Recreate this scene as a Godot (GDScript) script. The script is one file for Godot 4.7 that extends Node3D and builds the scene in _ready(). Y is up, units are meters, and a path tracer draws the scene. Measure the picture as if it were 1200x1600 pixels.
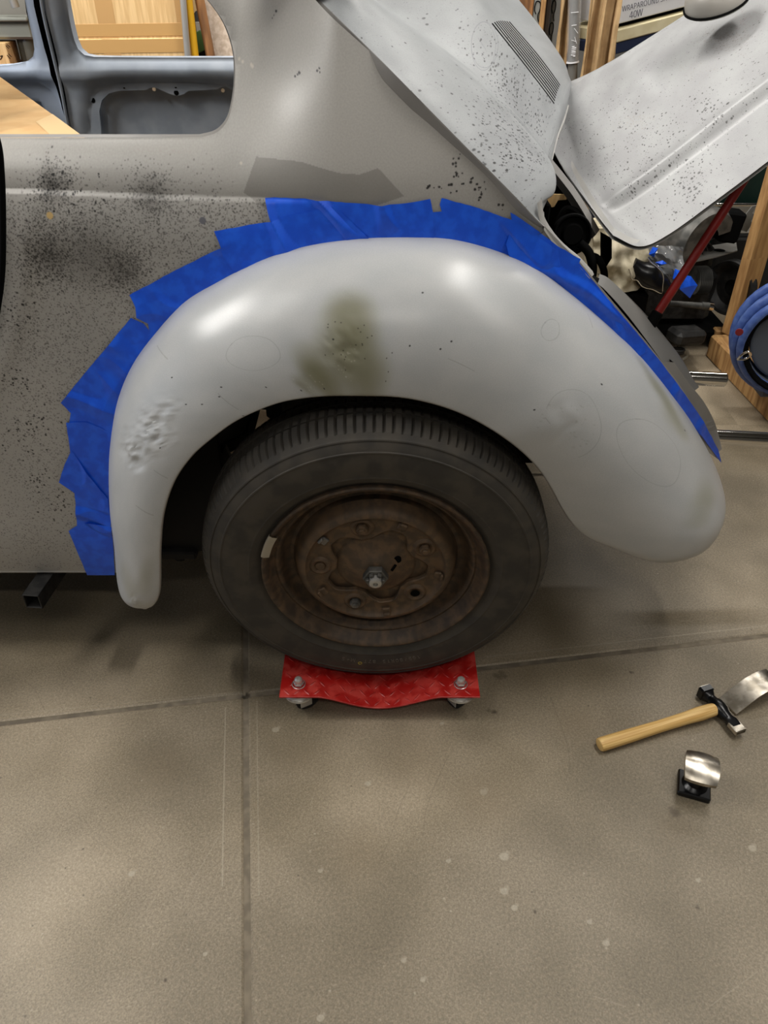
extends Node3D
# Garage: rear quarter of a primered car on a wheel dolly. Units metres, floor at y = 0.

const CAM := Vector3(0.0, 1.31, 1.066)
const PITCH := 36.5
const FOCAL := 1200.0
var car: Node3D
var M := {}
var rng := RandomNumberGenerator.new()
var used := {}

func _ready() -> void:
	rng.seed = 7
	# ---------- camera, sky, lights, exposure
	var cam := Camera3D.new()
	cam.name = "camera"
	cam.fov = rad_to_deg(2.0 * atan(800.0 / FOCAL))
	cam.position = CAM
	cam.rotation.x = -deg_to_rad(PITCH)
	cam.near = 0.02
	add_child(cam)
	cam.current = true
	var env := Environment.new()
	env.background_mode = Environment.BG_COLOR
	env.background_color = Color(0.78, 0.87, 1.0)
	env.background_energy_multiplier = 0.5
	env.tonemap_mode = Environment.TONE_MAPPER_LINEAR
	env.tonemap_exposure = 1.78
	env.sdfgi_enabled = true
	env.ssao_enabled = true
	env.ssil_enabled = true
	var we := WorldEnvironment.new()
	we.name = "world_environment"
	we.environment = env
	add_child(we)
	# unseen ceiling lights, placed to light car and floor: centre, yaw in degrees, energy
	var lamps := [
		[Vector3(-2.15, 2.62, -0.35), 90.0, 1.3, "nearest the left wall, placed to light the front of the fender"],
		[Vector3(0.95, 2.62, -0.40), 90.0, 0.5, "above the raised engine lid, placed to light the lid and fender"],
		[Vector3(-0.55, 2.62, -1.5), 0.0, 0.9, "above the far side of the car, placed to soften its shadow on the floor"],
		[Vector3(-1.3, 2.62, 0.6), 60.0, 0.18, "to the left of the camera, placed to light the car side"],
		[Vector3(1.55, 2.62, 0.7), -60.0, 0.18, "to the right of the camera, placed to light the car side"],
		[Vector3(0.1, 2.62, 1.9), 0.0, 0.18, "behind the camera, placed to light the floor in front"],
		[Vector3(1.7, 2.62, -2.3), 0.0, 0.4, "above the engine at the back, placed to light the back of the garage"],
	]
	make_materials()
	for l in lamps:
		unseen_shop_light(l[0], l[1], l[2], l[3])
	build_room()
	car = thing("car", "grey primered vintage car, blue tape round its silver rear fender, wheel on a red dolly", "car", Vector3.ZERO)
	build_body()
	build_fender()
	build_tape()
	build_deck()
	build_lid()
	build_wheel()
	build_underside()
	build_interior()
	build_dolly()
	build_tools()
	build_background_left()
	build_background_top()
	build_background_right()

# ====================================================================== camera maths used to measure the place
func ray(px: float, py: float) -> Vector3:
	var th := deg_to_rad(PITCH)
	return Vector3(0, -sin(th), -cos(th)) + Vector3.RIGHT * (px - 600.0) / FOCAL - Vector3(0, cos(th), -sin(th)) * (py - 800.0) / FOCAL

func P(px: float, py: float, z: float) -> Vector3:      # point on the plane z = const
	var d := ray(px, py)
	return CAM + d * ((z - CAM.z) / d.z)

func G(px: float, py: float, y := 0.0) -> Vector3:      # point on the plane y = const
	var d := ray(px, py)
	return CAM + d * ((y - CAM.y) / d.y)

# ====================================================================== mesh builder
class MB:
	var t := PackedVector3Array()
	var u := PackedVector2Array()
	func tri(a: Vector3, b: Vector3, c: Vector3, ua := Vector2.ZERO, ub := Vector2.ZERO, uc := Vector2.ZERO) -> void:
		t.append(a); t.append(b); t.append(c)
		u.append(ua); u.append(ub); u.append(uc)
	func quad(a: Vector3, b: Vector3, c: Vector3, d: Vector3, ua := Vector2.ZERO, ub := Vector2.ZERO, uc := Vector2.ZERO, ud := Vector2.ZERO) -> void:
		tri(a, b, c, ua, ub, uc)
		tri(a, c, d, ua, uc, ud)
	# rows of points -> quads; uv = (j/nv, i/nu)
	func rows(r: Array, close_rows := false, close_cols := false) -> void:
		var n := r.size()
		var m: int = r[0].size()
		var ni := n if close_rows else n - 1
		var mj := m if close_cols else m - 1
		for i in ni:
			var a: PackedVector3Array = r[i]
			var b: PackedVector3Array = r[(i + 1) % n]
			var v0 := float(i) / ni
			var v1 := float(i + 1) / ni
			for j in mj:
				var k := (j + 1) % m
				var u0 := float(j) / mj
				var u1 := float(j + 1) / mj
				quad(a[j], a[k], b[k], b[j], Vector2(u0, v0), Vector2(u1, v0), Vector2(u1, v1), Vector2(u0, v1))
	func fan(p: PackedVector3Array) -> void:
		var c := Vector3.ZERO
		for q in p: c += q
		c /= p.size()
		for i in p.size():
			tri(c, p[i], p[(i + 1) % p.size()])
	# chamfered box
	func box(c: Vector3, s: Vector3, b := Basis.IDENTITY, ch := 0.002) -> void:
		var h := s * 0.5
		ch = minf(ch, minf(h.x, minf(h.y, h.z)) * 0.6)
		var dirs := [Vector3.RIGHT, Vector3.UP, Vector3.BACK]
		var pt := func(sx: int, sy: int, sz: int, ax: int) -> Vector3:
			var v := Vector3(sx * (h.x - ch), sy * (h.y - ch), sz * (h.z - ch))
			v[ax] = [sx, sy, sz][ax] * h[ax]
			return c + b * v
		for ax in 3:
			for s1 in [-1, 1]:
				var o1 := (ax + 1) % 3
				var o2 := (ax + 2) % 3
				var q := []
				for st in [[-1, -1], [1, -1], [1, 1], [-1, 1]]:
					var sg := [0, 0, 0]
					sg[ax] = s1; sg[o1] = st[0]; sg[o2] = st[1]
					q.append(pt.call(sg[0], sg[1], sg[2], ax))
				if s1 < 0: quad(q[0], q[1], q[2], q[3])
				else: quad(q[3], q[2], q[1], q[0])
				# the four edges between ax and o1
				for s2 in [-1, 1]:
					var e := []
					for s3 in [-1, 1]:
						var sg := [0, 0, 0]
						sg[ax] = s1; sg[o1] = s2; sg[o2] = s3
						e.append(pt.call(sg[0], sg[1], sg[2], ax))
						e.append(pt.call(sg[0], sg[1], sg[2], o1))
					if s1 * s2 > 0: quad(e[0], e[1], e[3], e[2])
					else: quad(e[2], e[3], e[1], e[0])
		for sx in [-1, 1]:
			for sy in [-1, 1]:
				for sz in [-1, 1]:
					var a: Vector3 = pt.call(sx, sy, sz, 0)
					var d: Vector3 = pt.call(sx, sy, sz, 1)
					var e: Vector3 = pt.call(sx, sy, sz, 2)
					if sx * sy * sz > 0: tri(a, e, d)
					else: tri(a, d, e)
	# tube along points; r is a number or an array of radii
	func tube(p: Array, r: Variant, sides := 12, caps := true, squash := 1.0) -> void:
		var rr := []
		var nrm := Vector3.UP
		var n := p.size()
		for i in n:
			var d: Vector3 = ((p[mini(i + 1, n - 1)] as Vector3) - (p[maxi(i - 1, 0)] as Vector3)).normalized()
			if i == 0:
				nrm = Vector3.UP if absf(d.y) < 0.9 else Vector3.RIGHT
			nrm = (nrm - d * nrm.dot(d)).normalized()
			var bi := d.cross(nrm)
			var ring := PackedVector3Array()
			var rad: float = r[i] if r is Array else r
			for k in sides:
				var a := TAU * k / sides
				ring.append((p[i] as Vector3) + (nrm * cos(a) * squash + bi * sin(a)) * rad)
			rr.append(ring)
		rows(rr, false, true)
		if caps:
			var f: PackedVector3Array = rr[0].duplicate()
			f.reverse()
			fan(f)
			fan(rr[n - 1])
	# lathe: profile of (radius, height) about the local y axis of xf
	func lathe(prof: Array, xf: Transform3D, seg := 32, capped := false) -> void:
		var rr := []
		for q in prof:
			var ring := PackedVector3Array()
			for k in seg:
				var a := TAU * k / seg
				ring.append(xf * Vector3(q[0] * cos(a), q[1], q[0] * sin(a)))
			rr.append(ring)
		rows(rr, false, true)
		if capped:
			fan(rr[0]); fan(rr[-1])
	# extruded polygon (x, y) from z0 to z1 in xf
	func prism(poly: PackedVector2Array, z0: float, z1: float, xf := Transform3D.IDENTITY) -> void:
		var ix := Geometry2D.triangulate_polygon(poly)
		for k in range(0, ix.size(), 3):
			var a := poly[ix[k]]; var b := poly[ix[k + 1]]; var c := poly[ix[k + 2]]
			tri(xf * Vector3(a.x, a.y, z1), xf * Vector3(b.x, b.y, z1), xf * Vector3(c.x, c.y, z1), a, b, c)
			tri(xf * Vector3(a.x, a.y, z0), xf * Vector3(c.x, c.y, z0), xf * Vector3(b.x, b.y, z0), a, c, b)
		for k in poly.size():
			var a := poly[k]; var b := poly[(k + 1) % poly.size()]
			quad(xf * Vector3(a.x, a.y, z0), xf * Vector3(b.x, b.y, z0), xf * Vector3(b.x, b.y, z1), xf * Vector3(a.x, a.y, z1), a, b, b, a)
	func mesh(angle := 40.0) -> ArrayMesh:
		var n := t.size() / 3
		var fn := PackedVector3Array(); fn.resize(n)
		var fu := PackedVector3Array(); fu.resize(n)
		var id := PackedInt32Array(); id.resize(n * 3)
		var seen := {}
		for i in n:
			var w := (t[i * 3 + 2] - t[i * 3]).cross(t[i * 3 + 1] - t[i * 3])
			fn[i] = w
			fu[i] = w.normalized()
			for k in 3:
				var q := t[i * 3 + k].snapped(Vector3(1e-6, 1e-6, 1e-6))
				var g: int = seen.get(q, -1)
				if g < 0:
					g = seen.size()
					seen[q] = g
				id[i * 3 + k] = g
		var start := PackedInt32Array(); start.resize(seen.size() + 1)
		for q in id: start[q + 1] += 1
		for q in seen.size(): start[q + 1] += start[q]
		var fill := start.duplicate()
		var list := PackedInt32Array(); list.resize(n * 3)
		for c in n * 3:
			list[fill[id[c]]] = c / 3
			fill[id[c]] += 1
		var lim := cos(deg_to_rad(angle))
		var nn := PackedVector3Array(); nn.resize(n * 3)
		for c in n * 3:
			var me := fu[c / 3]
			var s := Vector3.ZERO
			for q in range(start[id[c]], start[id[c] + 1]):
				var f := list[q]
				if fu[f].dot(me) > lim: s += fn[f]
			nn[c] = s.normalized() if s.length() > 1e-14 else Vector3.UP
		var arr := []
		arr.resize(Mesh.ARRAY_MAX)
		arr[Mesh.ARRAY_VERTEX] = t
		arr[Mesh.ARRAY_NORMAL] = nn
		arr[Mesh.ARRAY_TEX_UV] = u
		var am := ArrayMesh.new()
		if n: am.add_surface_from_arrays(Mesh.PRIMITIVE_TRIANGLES, arr)
		return am

# a sheet over an (x, y) outline whose depth is zf(x, y); normals come from the slope of zf
func sheet(outline: PackedVector2Array, holes: Array, zf: Callable, cell: float, uvr: Rect2, cell_y := 0.0) -> ArrayMesh:
	var big := PackedVector2Array()
	for p in outline: big.append(p * 1000.0)
	var bh := []
	for h in holes:
		var q := PackedVector2Array()
		for p in h: q.append(p * 1000.0)
		bh.append(q)
	var rc := Rect2(big[0], Vector2.ZERO)
	for p in big: rc = rc.expand(p)
	var c := cell * 1000.0
	var cy := (cell_y if cell_y > 0.0 else cell) * 1000.0
	var verts := PackedVector2Array()
	var i0 := int(floor(rc.position.x / c)); var i1 := int(ceil(rc.end.x / c))
	var j0 := int(floor(rc.position.y / cy)); var j1 := int(ceil(rc.end.y / cy))
	for i in range(i0, i1):
		for j in range(j0, j1):
			var q := PackedVector2Array([Vector2(i * c, j * cy), Vector2((i + 1) * c, j * cy), Vector2((i + 1) * c, (j + 1) * cy), Vector2(i * c, (j + 1) * cy)])
			var mid := (q[0] + q[2]) * 0.5
			var near := near_edge(mid, big, c * 0.75)
			for h in bh:
				near = near or near_edge(mid, h, c * 0.75)
			if not near:
				if not Geometry2D.is_point_in_polygon(mid, big): continue
				var inside := true
				for h in bh:
					if Geometry2D.is_point_in_polygon(mid, h): inside = false
				if inside:
					verts.append_array([q[0], q[1], q[2], q[0], q[2], q[3]])
				continue
			var pieces: Array = Geometry2D.intersect_polygons(q, big)
			for h in bh:
				var nx := []
				for pc in pieces: nx.append_array(Geometry2D.clip_polygons(pc, h))
				pieces = nx
			for pc in pieces:
				var ix := Geometry2D.triangulate_polygon(pc)
				for k in ix: verts.append(pc[k])
	var V := PackedVector3Array(); var N := PackedVector3Array(); var U := PackedVector2Array()
	for k in range(0, verts.size(), 3):
		var a := verts[k]; var b := verts[k + 1]; var d := verts[k + 2]
		if (b - a).cross(d - a) > 0.0:
			var w := b; b = d; d = w
		for p in [a, b, d]:
			var x: float = p.x / 1000.0; var y: float = p.y / 1000.0
			var z: float = zf.call(x, y)
			var e := 0.0015
			V.append(Vector3(x, y, z))
			N.append(Vector3(-(zf.call(x + e, y) - zf.call(x - e, y)) / (2 * e), -(zf.call(x, y + e) - zf.call(x, y - e)) / (2 * e), 1.0).normalized())
			U.append(Vector2((x - uvr.position.x) / uvr.size.x, 1.0 - (y - uvr.position.y) / uvr.size.y))
	var arr := []
	arr.resize(Mesh.ARRAY_MAX)
	arr[Mesh.ARRAY_VERTEX] = V
	arr[Mesh.ARRAY_NORMAL] = N
	arr[Mesh.ARRAY_TEX_UV] = U
	var am := ArrayMesh.new()
	am.add_surface_from_arrays(Mesh.PRIMITIVE_TRIANGLES, arr)
	return am

func near_edge(p: Vector2, poly: PackedVector2Array, d: float) -> bool:
	var n := poly.size()
	for i in n:
		if Geometry2D.get_closest_point_to_segment(p, poly[i], poly[(i + 1) % n]).distance_squared_to(p) < d * d: return true
	return false

func edge_distance(p: Vector2, poly: PackedVector2Array) -> float:
	var best := 1e9
	var n := poly.size()
	for i in n:
		best = minf(best, Geometry2D.get_closest_point_to_segment(p, poly[i], poly[(i + 1) % n]).distance_to(p))
	return best

# Catmull-Rom through points, k steps per span
func spline(p: Array, k: int, closed := false) -> Array:
	var out := []
	var n := p.size()
	var spans := n if closed else n - 1
	for i in spans:
		var a = p[(i - 1 + n) % n] if closed or i > 0 else p[0] * 2.0 - p[1]
		var b = p[i]
		var c = p[(i + 1) % n]
		var d = p[(i + 2) % n] if closed or i + 2 < n else p[n - 1] * 2.0 - p[n - 2]
		for s in k:
			var f := float(s) / k
			out.append(b.cubic_interpolate(c, a, d, f))
	if not closed: out.append(p[n - 1])
	return out

# a smooth patch through a grid of points
func patch(ctrl: Array, ku: int, kv: int) -> Array:
	var fine := []
	for r in ctrl: fine.append(spline(r, ku))
	var cols := []
	for j in fine[0].size():
		var col := []
		for r in fine: col.append(r[j])
		cols.append(spline(col, kv))
	var out := []
	for i in cols[0].size():
		var row := PackedVector3Array()
		for j in cols.size(): row.append(cols[j][i])
		out.append(row)
	return out

# ====================================================================== nodes
func numbered(called: String) -> String:
	var k: int = used.get(called, 0)
	used[called] = k + 1
	return called if k == 0 else "%s_%03d" % [called, k]

func thing(called: String, label: String, category: String, at := Vector3.ZERO, group := "") -> Node3D:
	var o := Node3D.new()
	o.name = numbered(called)
	o.position = at
	add_child(o)
	tag(o, label, category, group)
	return o

func tag(o: Node, label: String, category: String, group := "") -> void:
	o.set_meta("label", label)
	o.set_meta("category", category)
	if group: o.set_meta("group", group)

# commit a mesh (given in world space) as a part of parent
func part(called: String, m: Variant, material: Material, parent: Node = self, label := "", angle := 40.0) -> MeshInstance3D:
	var o := MeshInstance3D.new()
	o.name = numbered(called) if parent == self else called
	o.mesh = m.mesh(angle) if m is MB else m
	o.material_override = material
	parent.add_child(o, true)
	var off := Vector3.ZERO
	var p := parent
	while p != self:
		off += (p as Node3D).position
		p = p.get_parent()
	o.position = -off
	if label: o.set_meta("label", label)
	return o

func struct(called: String, m: Variant, material: Material) -> MeshInstance3D:
	var o := part(called, m, material)
	o.name = called
	o.set_meta("kind", "structure")
	return o

func single(called: String, m: Variant, material: Material, label: String, category: String, group := "", angle := 40.0) -> MeshInstance3D:
	var o := part(called, m, material, self, "", angle)
	tag(o, label, category, group)
	return o

# ====================================================================== textures and materials
func noise_bytes(size: int, freq: float, oct: int, sd: int) -> PackedByteArray:
	var n := FastNoiseLite.new()
	n.noise_type = FastNoiseLite.TYPE_SIMPLEX_SMOOTH
	n.seed = sd
	n.frequency = freq
	n.fractal_octaves = oct
	return n.get_seamless_image(size, size, false, false, 0.2, true).get_data()

func tex_of(im: Image) -> ImageTexture:
	return ImageTexture.create_from_image(im)

# two colours mixed by noise
func mottled(a: Color, b: Color, size: int, freq: float, oct: int, sd: int, lo := 0.25, hi := 0.75) -> ImageTexture:
	var d := noise_bytes(size, freq, oct, sd)
	var out := PackedByteArray(); out.resize(size * size * 3)
	var lut := []
	for i in 256:
		var c := a.lerp(b, smoothstep(lo, hi, i / 255.0))
		lut.append([int(c.r * 255), int(c.g * 255), int(c.b * 255)])
	for i in d.size():
		var l: Array = lut[d[i]]
		out[i * 3] = l[0]; out[i * 3 + 1] = l[1]; out[i * 3 + 2] = l[2]
	return tex_of(Image.create_from_data(size, size, false, Image.FORMAT_RGB8, out))

# wood or corrugation: noise stretched along y
func grained(a: Color, b: Color, size: int, stretch: float, freq: float, sd: int, lo := 0.3, hi := 0.7) -> ImageTexture:
	var n := FastNoiseLite.new()
	n.seed = sd
	n.frequency = freq
	n.fractal_octaves = 3
	var im := Image.create_empty(size, size, false, Image.FORMAT_RGB8)
	for y in size:
		for x in size:
			var v := n.get_noise_2d(x, y / stretch) * 0.5 + 0.5
			im.set_pixel(x, y, a.lerp(b, smoothstep(lo, hi, v)))
	return tex_of(im)

func mat(c: Color, rough := 0.6, metal := 0.0) -> StandardMaterial3D:
	var m := StandardMaterial3D.new()
	m.albedo_color = c
	m.roughness = rough
	m.metallic = metal
	return m

func tri_mat(t: Texture2D, scale: float, rough := 0.6, metal := 0.0, c := Color.WHITE) -> StandardMaterial3D:
	var m := mat(c, rough, metal)
	m.albedo_texture = t
	m.uv1_triplanar = true
	m.uv1_world_triplanar = true
	m.uv1_scale = Vector3.ONE * scale
	return m

func blend(im: Image, x: int, y: int, c: Color, a: float) -> void:
	if x < 0 or y < 0 or x >= im.get_width() or y >= im.get_height(): return
	im.set_pixel(x, y, im.get_pixel(x, y).lerp(c, a))

func spot(im: Image, cx: float, cy: float, r: float, c: Color, a := 1.0, soft := 0.3, sy := 1.0) -> void:
	for y in range(int(cy - r * sy) - 1, int(cy + r * sy) + 2):
		for x in range(int(cx - r) - 1, int(cx + r) + 2):
			var d := Vector2(x - cx, (y - cy) / sy).length() / r
			if d < 1.0:
				blend(im, x, y, c, a * (1.0 - smoothstep(1.0 - soft, 1.0, d)))

# n droplets scattered about a point
func spatter(im: Image, cx: float, cy: float, sp: float, n: int, r0: float, r1: float, c: Color, a := 0.9) -> void:
	for i in n:
		var x := rng.randfn(cx, sp)
		var y := rng.randfn(cy, sp)
		var r := lerpf(r0, r1, pow(rng.randf(), 3.0))
		spot(im, x, y, r, c, a * rng.randf_range(0.5, 1.0), 0.4, rng.randf_range(0.8, 1.5))

func stroke(im: Image, pts: Array, r: float, c: Color, a: float) -> void:
	for i in pts.size() - 1:
		var p: Vector2 = pts[i]
		var q: Vector2 = pts[i + 1]
		var n := int(p.distance_to(q)) + 1
		for k in n:
			var w := p.lerp(q, float(k) / n)
			spot(im, w.x, w.y, r, c, a, 0.6)

func ring(im: Image, cx: float, cy: float, rx: float, ry: float, r: float, c: Color, a: float, from := 0.0, to := TAU) -> void:
	var pts := []
	for k in 41:
		var t := lerpf(from, to, k / 40.0)
		pts.append(Vector2(cx + rx * cos(t), cy + ry * sin(t)))
	stroke(im, pts, r, c, a)

func base_image(w: int, h: int, a: Color, b: Color, freq: float, sd: int, grain := 0.04) -> Image:
	var n := FastNoiseLite.new()
	n.seed = sd
	n.frequency = freq
	n.fractal_octaves = 4
	var g := n.get_image(w, h, false, false, false).get_data()
	n.frequency = 0.35
	n.fractal_octaves = 1
	var f := n.get_image(w, h, false, false, false).get_data()
	var out := PackedByteArray(); out.resize(w * h * 3)
	for i in g.size():
		var k := clampf((g[i] - 64) / 128.0, 0, 1)
		var e := (f[i] - 128) * grain
		out[i * 3] = int(clampf(lerpf(a.r8, b.r8, k) + e, 0, 255))
		out[i * 3 + 1] = int(clampf(lerpf(a.g8, b.g8, k) + e, 0, 255))
		out[i * 3 + 2] = int(clampf(lerpf(a.b8, b.b8, k) + e, 0, 255))
	return Image.create_from_data(w, h, false, Image.FORMAT_RGB8, out)

func make_materials() -> void:
	M.black = mat(Color(0.04, 0.04, 0.04), 0.8)
	M.black.metallic_specular = 0.15
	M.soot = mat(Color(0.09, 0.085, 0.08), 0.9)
	M.rubber = tri_mat(mottled(Color(0.20, 0.19, 0.175), Color(0.27, 0.25, 0.22), 256, 0.02, 4, 3), 3.0, 0.75)
	M.tread = mat(Color(0.15, 0.147, 0.14), 0.8)
	M.rust = tri_mat(mottled(Color(0.31, 0.26, 0.21), Color(0.42, 0.335, 0.25), 512, 0.018, 5, 5, 0.3, 0.75), 4.0, 0.62, 0.25)
	M.rust_dark = tri_mat(mottled(Color(0.25, 0.21, 0.175), Color(0.38, 0.305, 0.23), 512, 0.02, 5, 6, 0.3, 0.75), 4.0, 0.6, 0.25)
	M.steel = mat(Color(0.72, 0.71, 0.69), 0.4, 0.6)
	M.chrome = mat(Color(0.86, 0.85, 0.83), 0.12, 1.0)
	M.nut = mat(Color(0.82, 0.81, 0.79), 0.25, 0.55)
	M.brushed = tri_mat(mottled(Color(0.55, 0.52, 0.47), Color(0.8, 0.77, 0.72), 256, 0.02, 5, 8), 6.0, 0.3, 1.0)
	M.blue_grey = tri_mat(mottled(Color(0.55, 0.585, 0.63), Color(0.62, 0.65, 0.69), 512, 0.012, 4, 9), 1.5, 0.55)
	M.door_grey = tri_mat(mottled(Color(0.66, 0.71, 0.79), Color(0.69, 0.74, 0.81), 256, 0.012, 3, 10), 1.5, 0.5)
	M.primer = tri_mat(mottled(Color(0.49, 0.48, 0.47), Color(0.53, 0.52, 0.505), 512, 0.01, 4, 11), 1.3, 0.5)
	M.pale_primer = tri_mat(mottled(Color(0.60, 0.595, 0.58), Color(0.66, 0.65, 0.635), 512, 0.01, 4, 12), 1.3, 0.45)
	M.tape = tri_mat(mottled(Color(0.075, 0.33, 0.87), Color(0.11, 0.39, 0.94), 512, 0.02, 4, 13), 3.0, 0.4)
	M.red = tri_mat(mottled(Color(0.68, 0.10, 0.085), Color(0.80, 0.27, 0.24), 512, 0.012, 5, 14, 0.3, 0.75), 4.0, 0.36)
	M.red_rod = tri_mat(mottled(Color(0.42, 0.06, 0.06), Color(0.52, 0.09, 0.08), 256, 0.03, 3, 15), 3.0, 0.4)
	M.card = tri_mat(grained(Color(0.80, 0.655, 0.45), Color(0.87, 0.735, 0.53), 512, 14.0, 0.06, 16), 2.2, 0.85)
	M.card_top = tri_mat(mottled(Color(0.82, 0.66, 0.45), Color(0.85, 0.70, 0.49), 256, 0.03, 4, 17), 2.0, 0.85)
	M.card_tape = mat(Color(0.74, 0.58, 0.36), 0.45)
	M.card_pale = mat(Color(0.87, 0.74, 0.53), 0.6)
	M.wood = tri_mat(grained(Color(0.62, 0.46, 0.28), Color(0.76, 0.60, 0.39), 512, 9.0, 0.035, 18), 2.6, 0.65)
	M.wood_dark = tri_mat(grained(Color(0.42, 0.28, 0.16), Color(0.62, 0.43, 0.25), 256, 9.0, 0.05, 19), 3.0, 0.65)
	M.ash = mat(Color.WHITE, 0.5)
	M.ash.albedo_texture = grained(Color(0.80, 0.63, 0.36), Color(0.90, 0.76, 0.50), 256, 9.0, 0.05, 20)
	M.ply = tri_mat(mottled(Color(0.74, 0.66, 0.58), Color(0.83, 0.76, 0.69), 256, 0.05, 3, 21), 3.0, 0.8)
	M.cloth = tri_mat(mottled(Color(0.68, 0.56, 0.40), Color(0.75, 0.63, 0.46), 256, 0.02, 4, 22), 3.0, 0.95)
	M.canvas = tri_mat(mottled(Color(0.66, 0.62, 0.52), Color(0.80, 0.76, 0.66), 256, 0.02, 4, 23), 5.0, 0.95)
	M.white = mat(Color(0.9, 0.9, 0.91), 0.5)
	M.cream = tri_mat(mottled(Color(0.84, 0.79, 0.63), Color(0.9, 0.86, 0.72), 256, 0.02, 3, 24), 2.0, 0.8)
	M.navy = mat(Color(0.10, 0.15, 0.27), 0.6)
	M.green = mat(Color(0.04, 0.16, 0.13), 0.5)
	M.hammer_black = mat(Color(0.06, 0.06, 0.065), 0.28, 0.3)
	M.mat_grey = mat(Color(0.50, 0.50, 0.48), 0.85)
	M.wall = tri_mat(mottled(Color(0.36, 0.35, 0.33), Color(0.42, 0.41, 0.39), 256, 0.01, 4, 25), 0.7, 0.9)
	M.alloy = tri_mat(mottled(Color(0.28, 0.28, 0.27), Color(0.46, 0.45, 0.43), 256, 0.02, 4, 26), 3.0, 0.5, 0.5)
	M.engine = tri_mat(mottled(Color(0.07, 0.07, 0.07), Color(0.16, 0.155, 0.15), 256, 0.03, 4, 27), 4.0, 0.6, 0.2)
	M.hose_blue = tri_mat(mottled(Color(0.22, 0.32, 0.58), Color(0.32, 0.42, 0.66), 256, 0.03, 3, 28), 4.0, 0.5)
	M.slate = mat(Color(0.36, 0.39, 0.44), 0.6)
	M.yellow = mat(Color(0.80, 0.60, 0.08), 0.5)
	var pl := mat(Color(0.85, 0.86, 0.87, 0.22), 0.1)
	pl.transparency = BaseMaterial3D.TRANSPARENCY_ALPHA
	M.plastic = pl

# ====================================================================== room
func unseen_shop_light(at: Vector3, yaw: float, energy: float, where: String) -> void:
	var o := thing("unseen_shop_light", "unseen white tube light hung from the ceiling " + where, "lamp", at, "unseen ceiling lights")
	o.rotation_degrees.y = yaw
	var b := MB.new()
	b.box(at + Vector3(0, 0.045, 0), Vector3(1.3, 0.05, 0.16), Basis.IDENTITY, 0.01)
	part("housing", b, M.white, o)
	var em := mat(Color(1, 0.97, 0.92), 0.5)
	em.emission_enabled = true
	em.emission = Color(1.0, 0.97, 0.91)
	em.emission_energy_multiplier = 4.0
	var d := MB.new()
	d.box(at + Vector3(0, 0.014, 0), Vector3(1.22, 0.012, 0.13), Basis.IDENTITY, 0.004)
	part("diffuser", d, em, o)
	for s in [-0.5, 0.5]:
		var c := MB.new()
		c.tube([at + Vector3(s, 0.07, 0), at + Vector3(s, 0.28, 0)], 0.004, 6)
		part("hanger", c, M.steel, o)
	var l := AreaLight3D.new()
	l.name = "lamp_glow"
	l.area_size = Vector2(1.2, 0.12)
	l.light_color = Color(1.0, 0.988, 0.97)
	l.light_energy = energy * 3.0
	l.area_range = 12.0
	l.shadow_enabled = true
	l.rotation_degrees.x = -90.0
	o.add_child(l)

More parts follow.
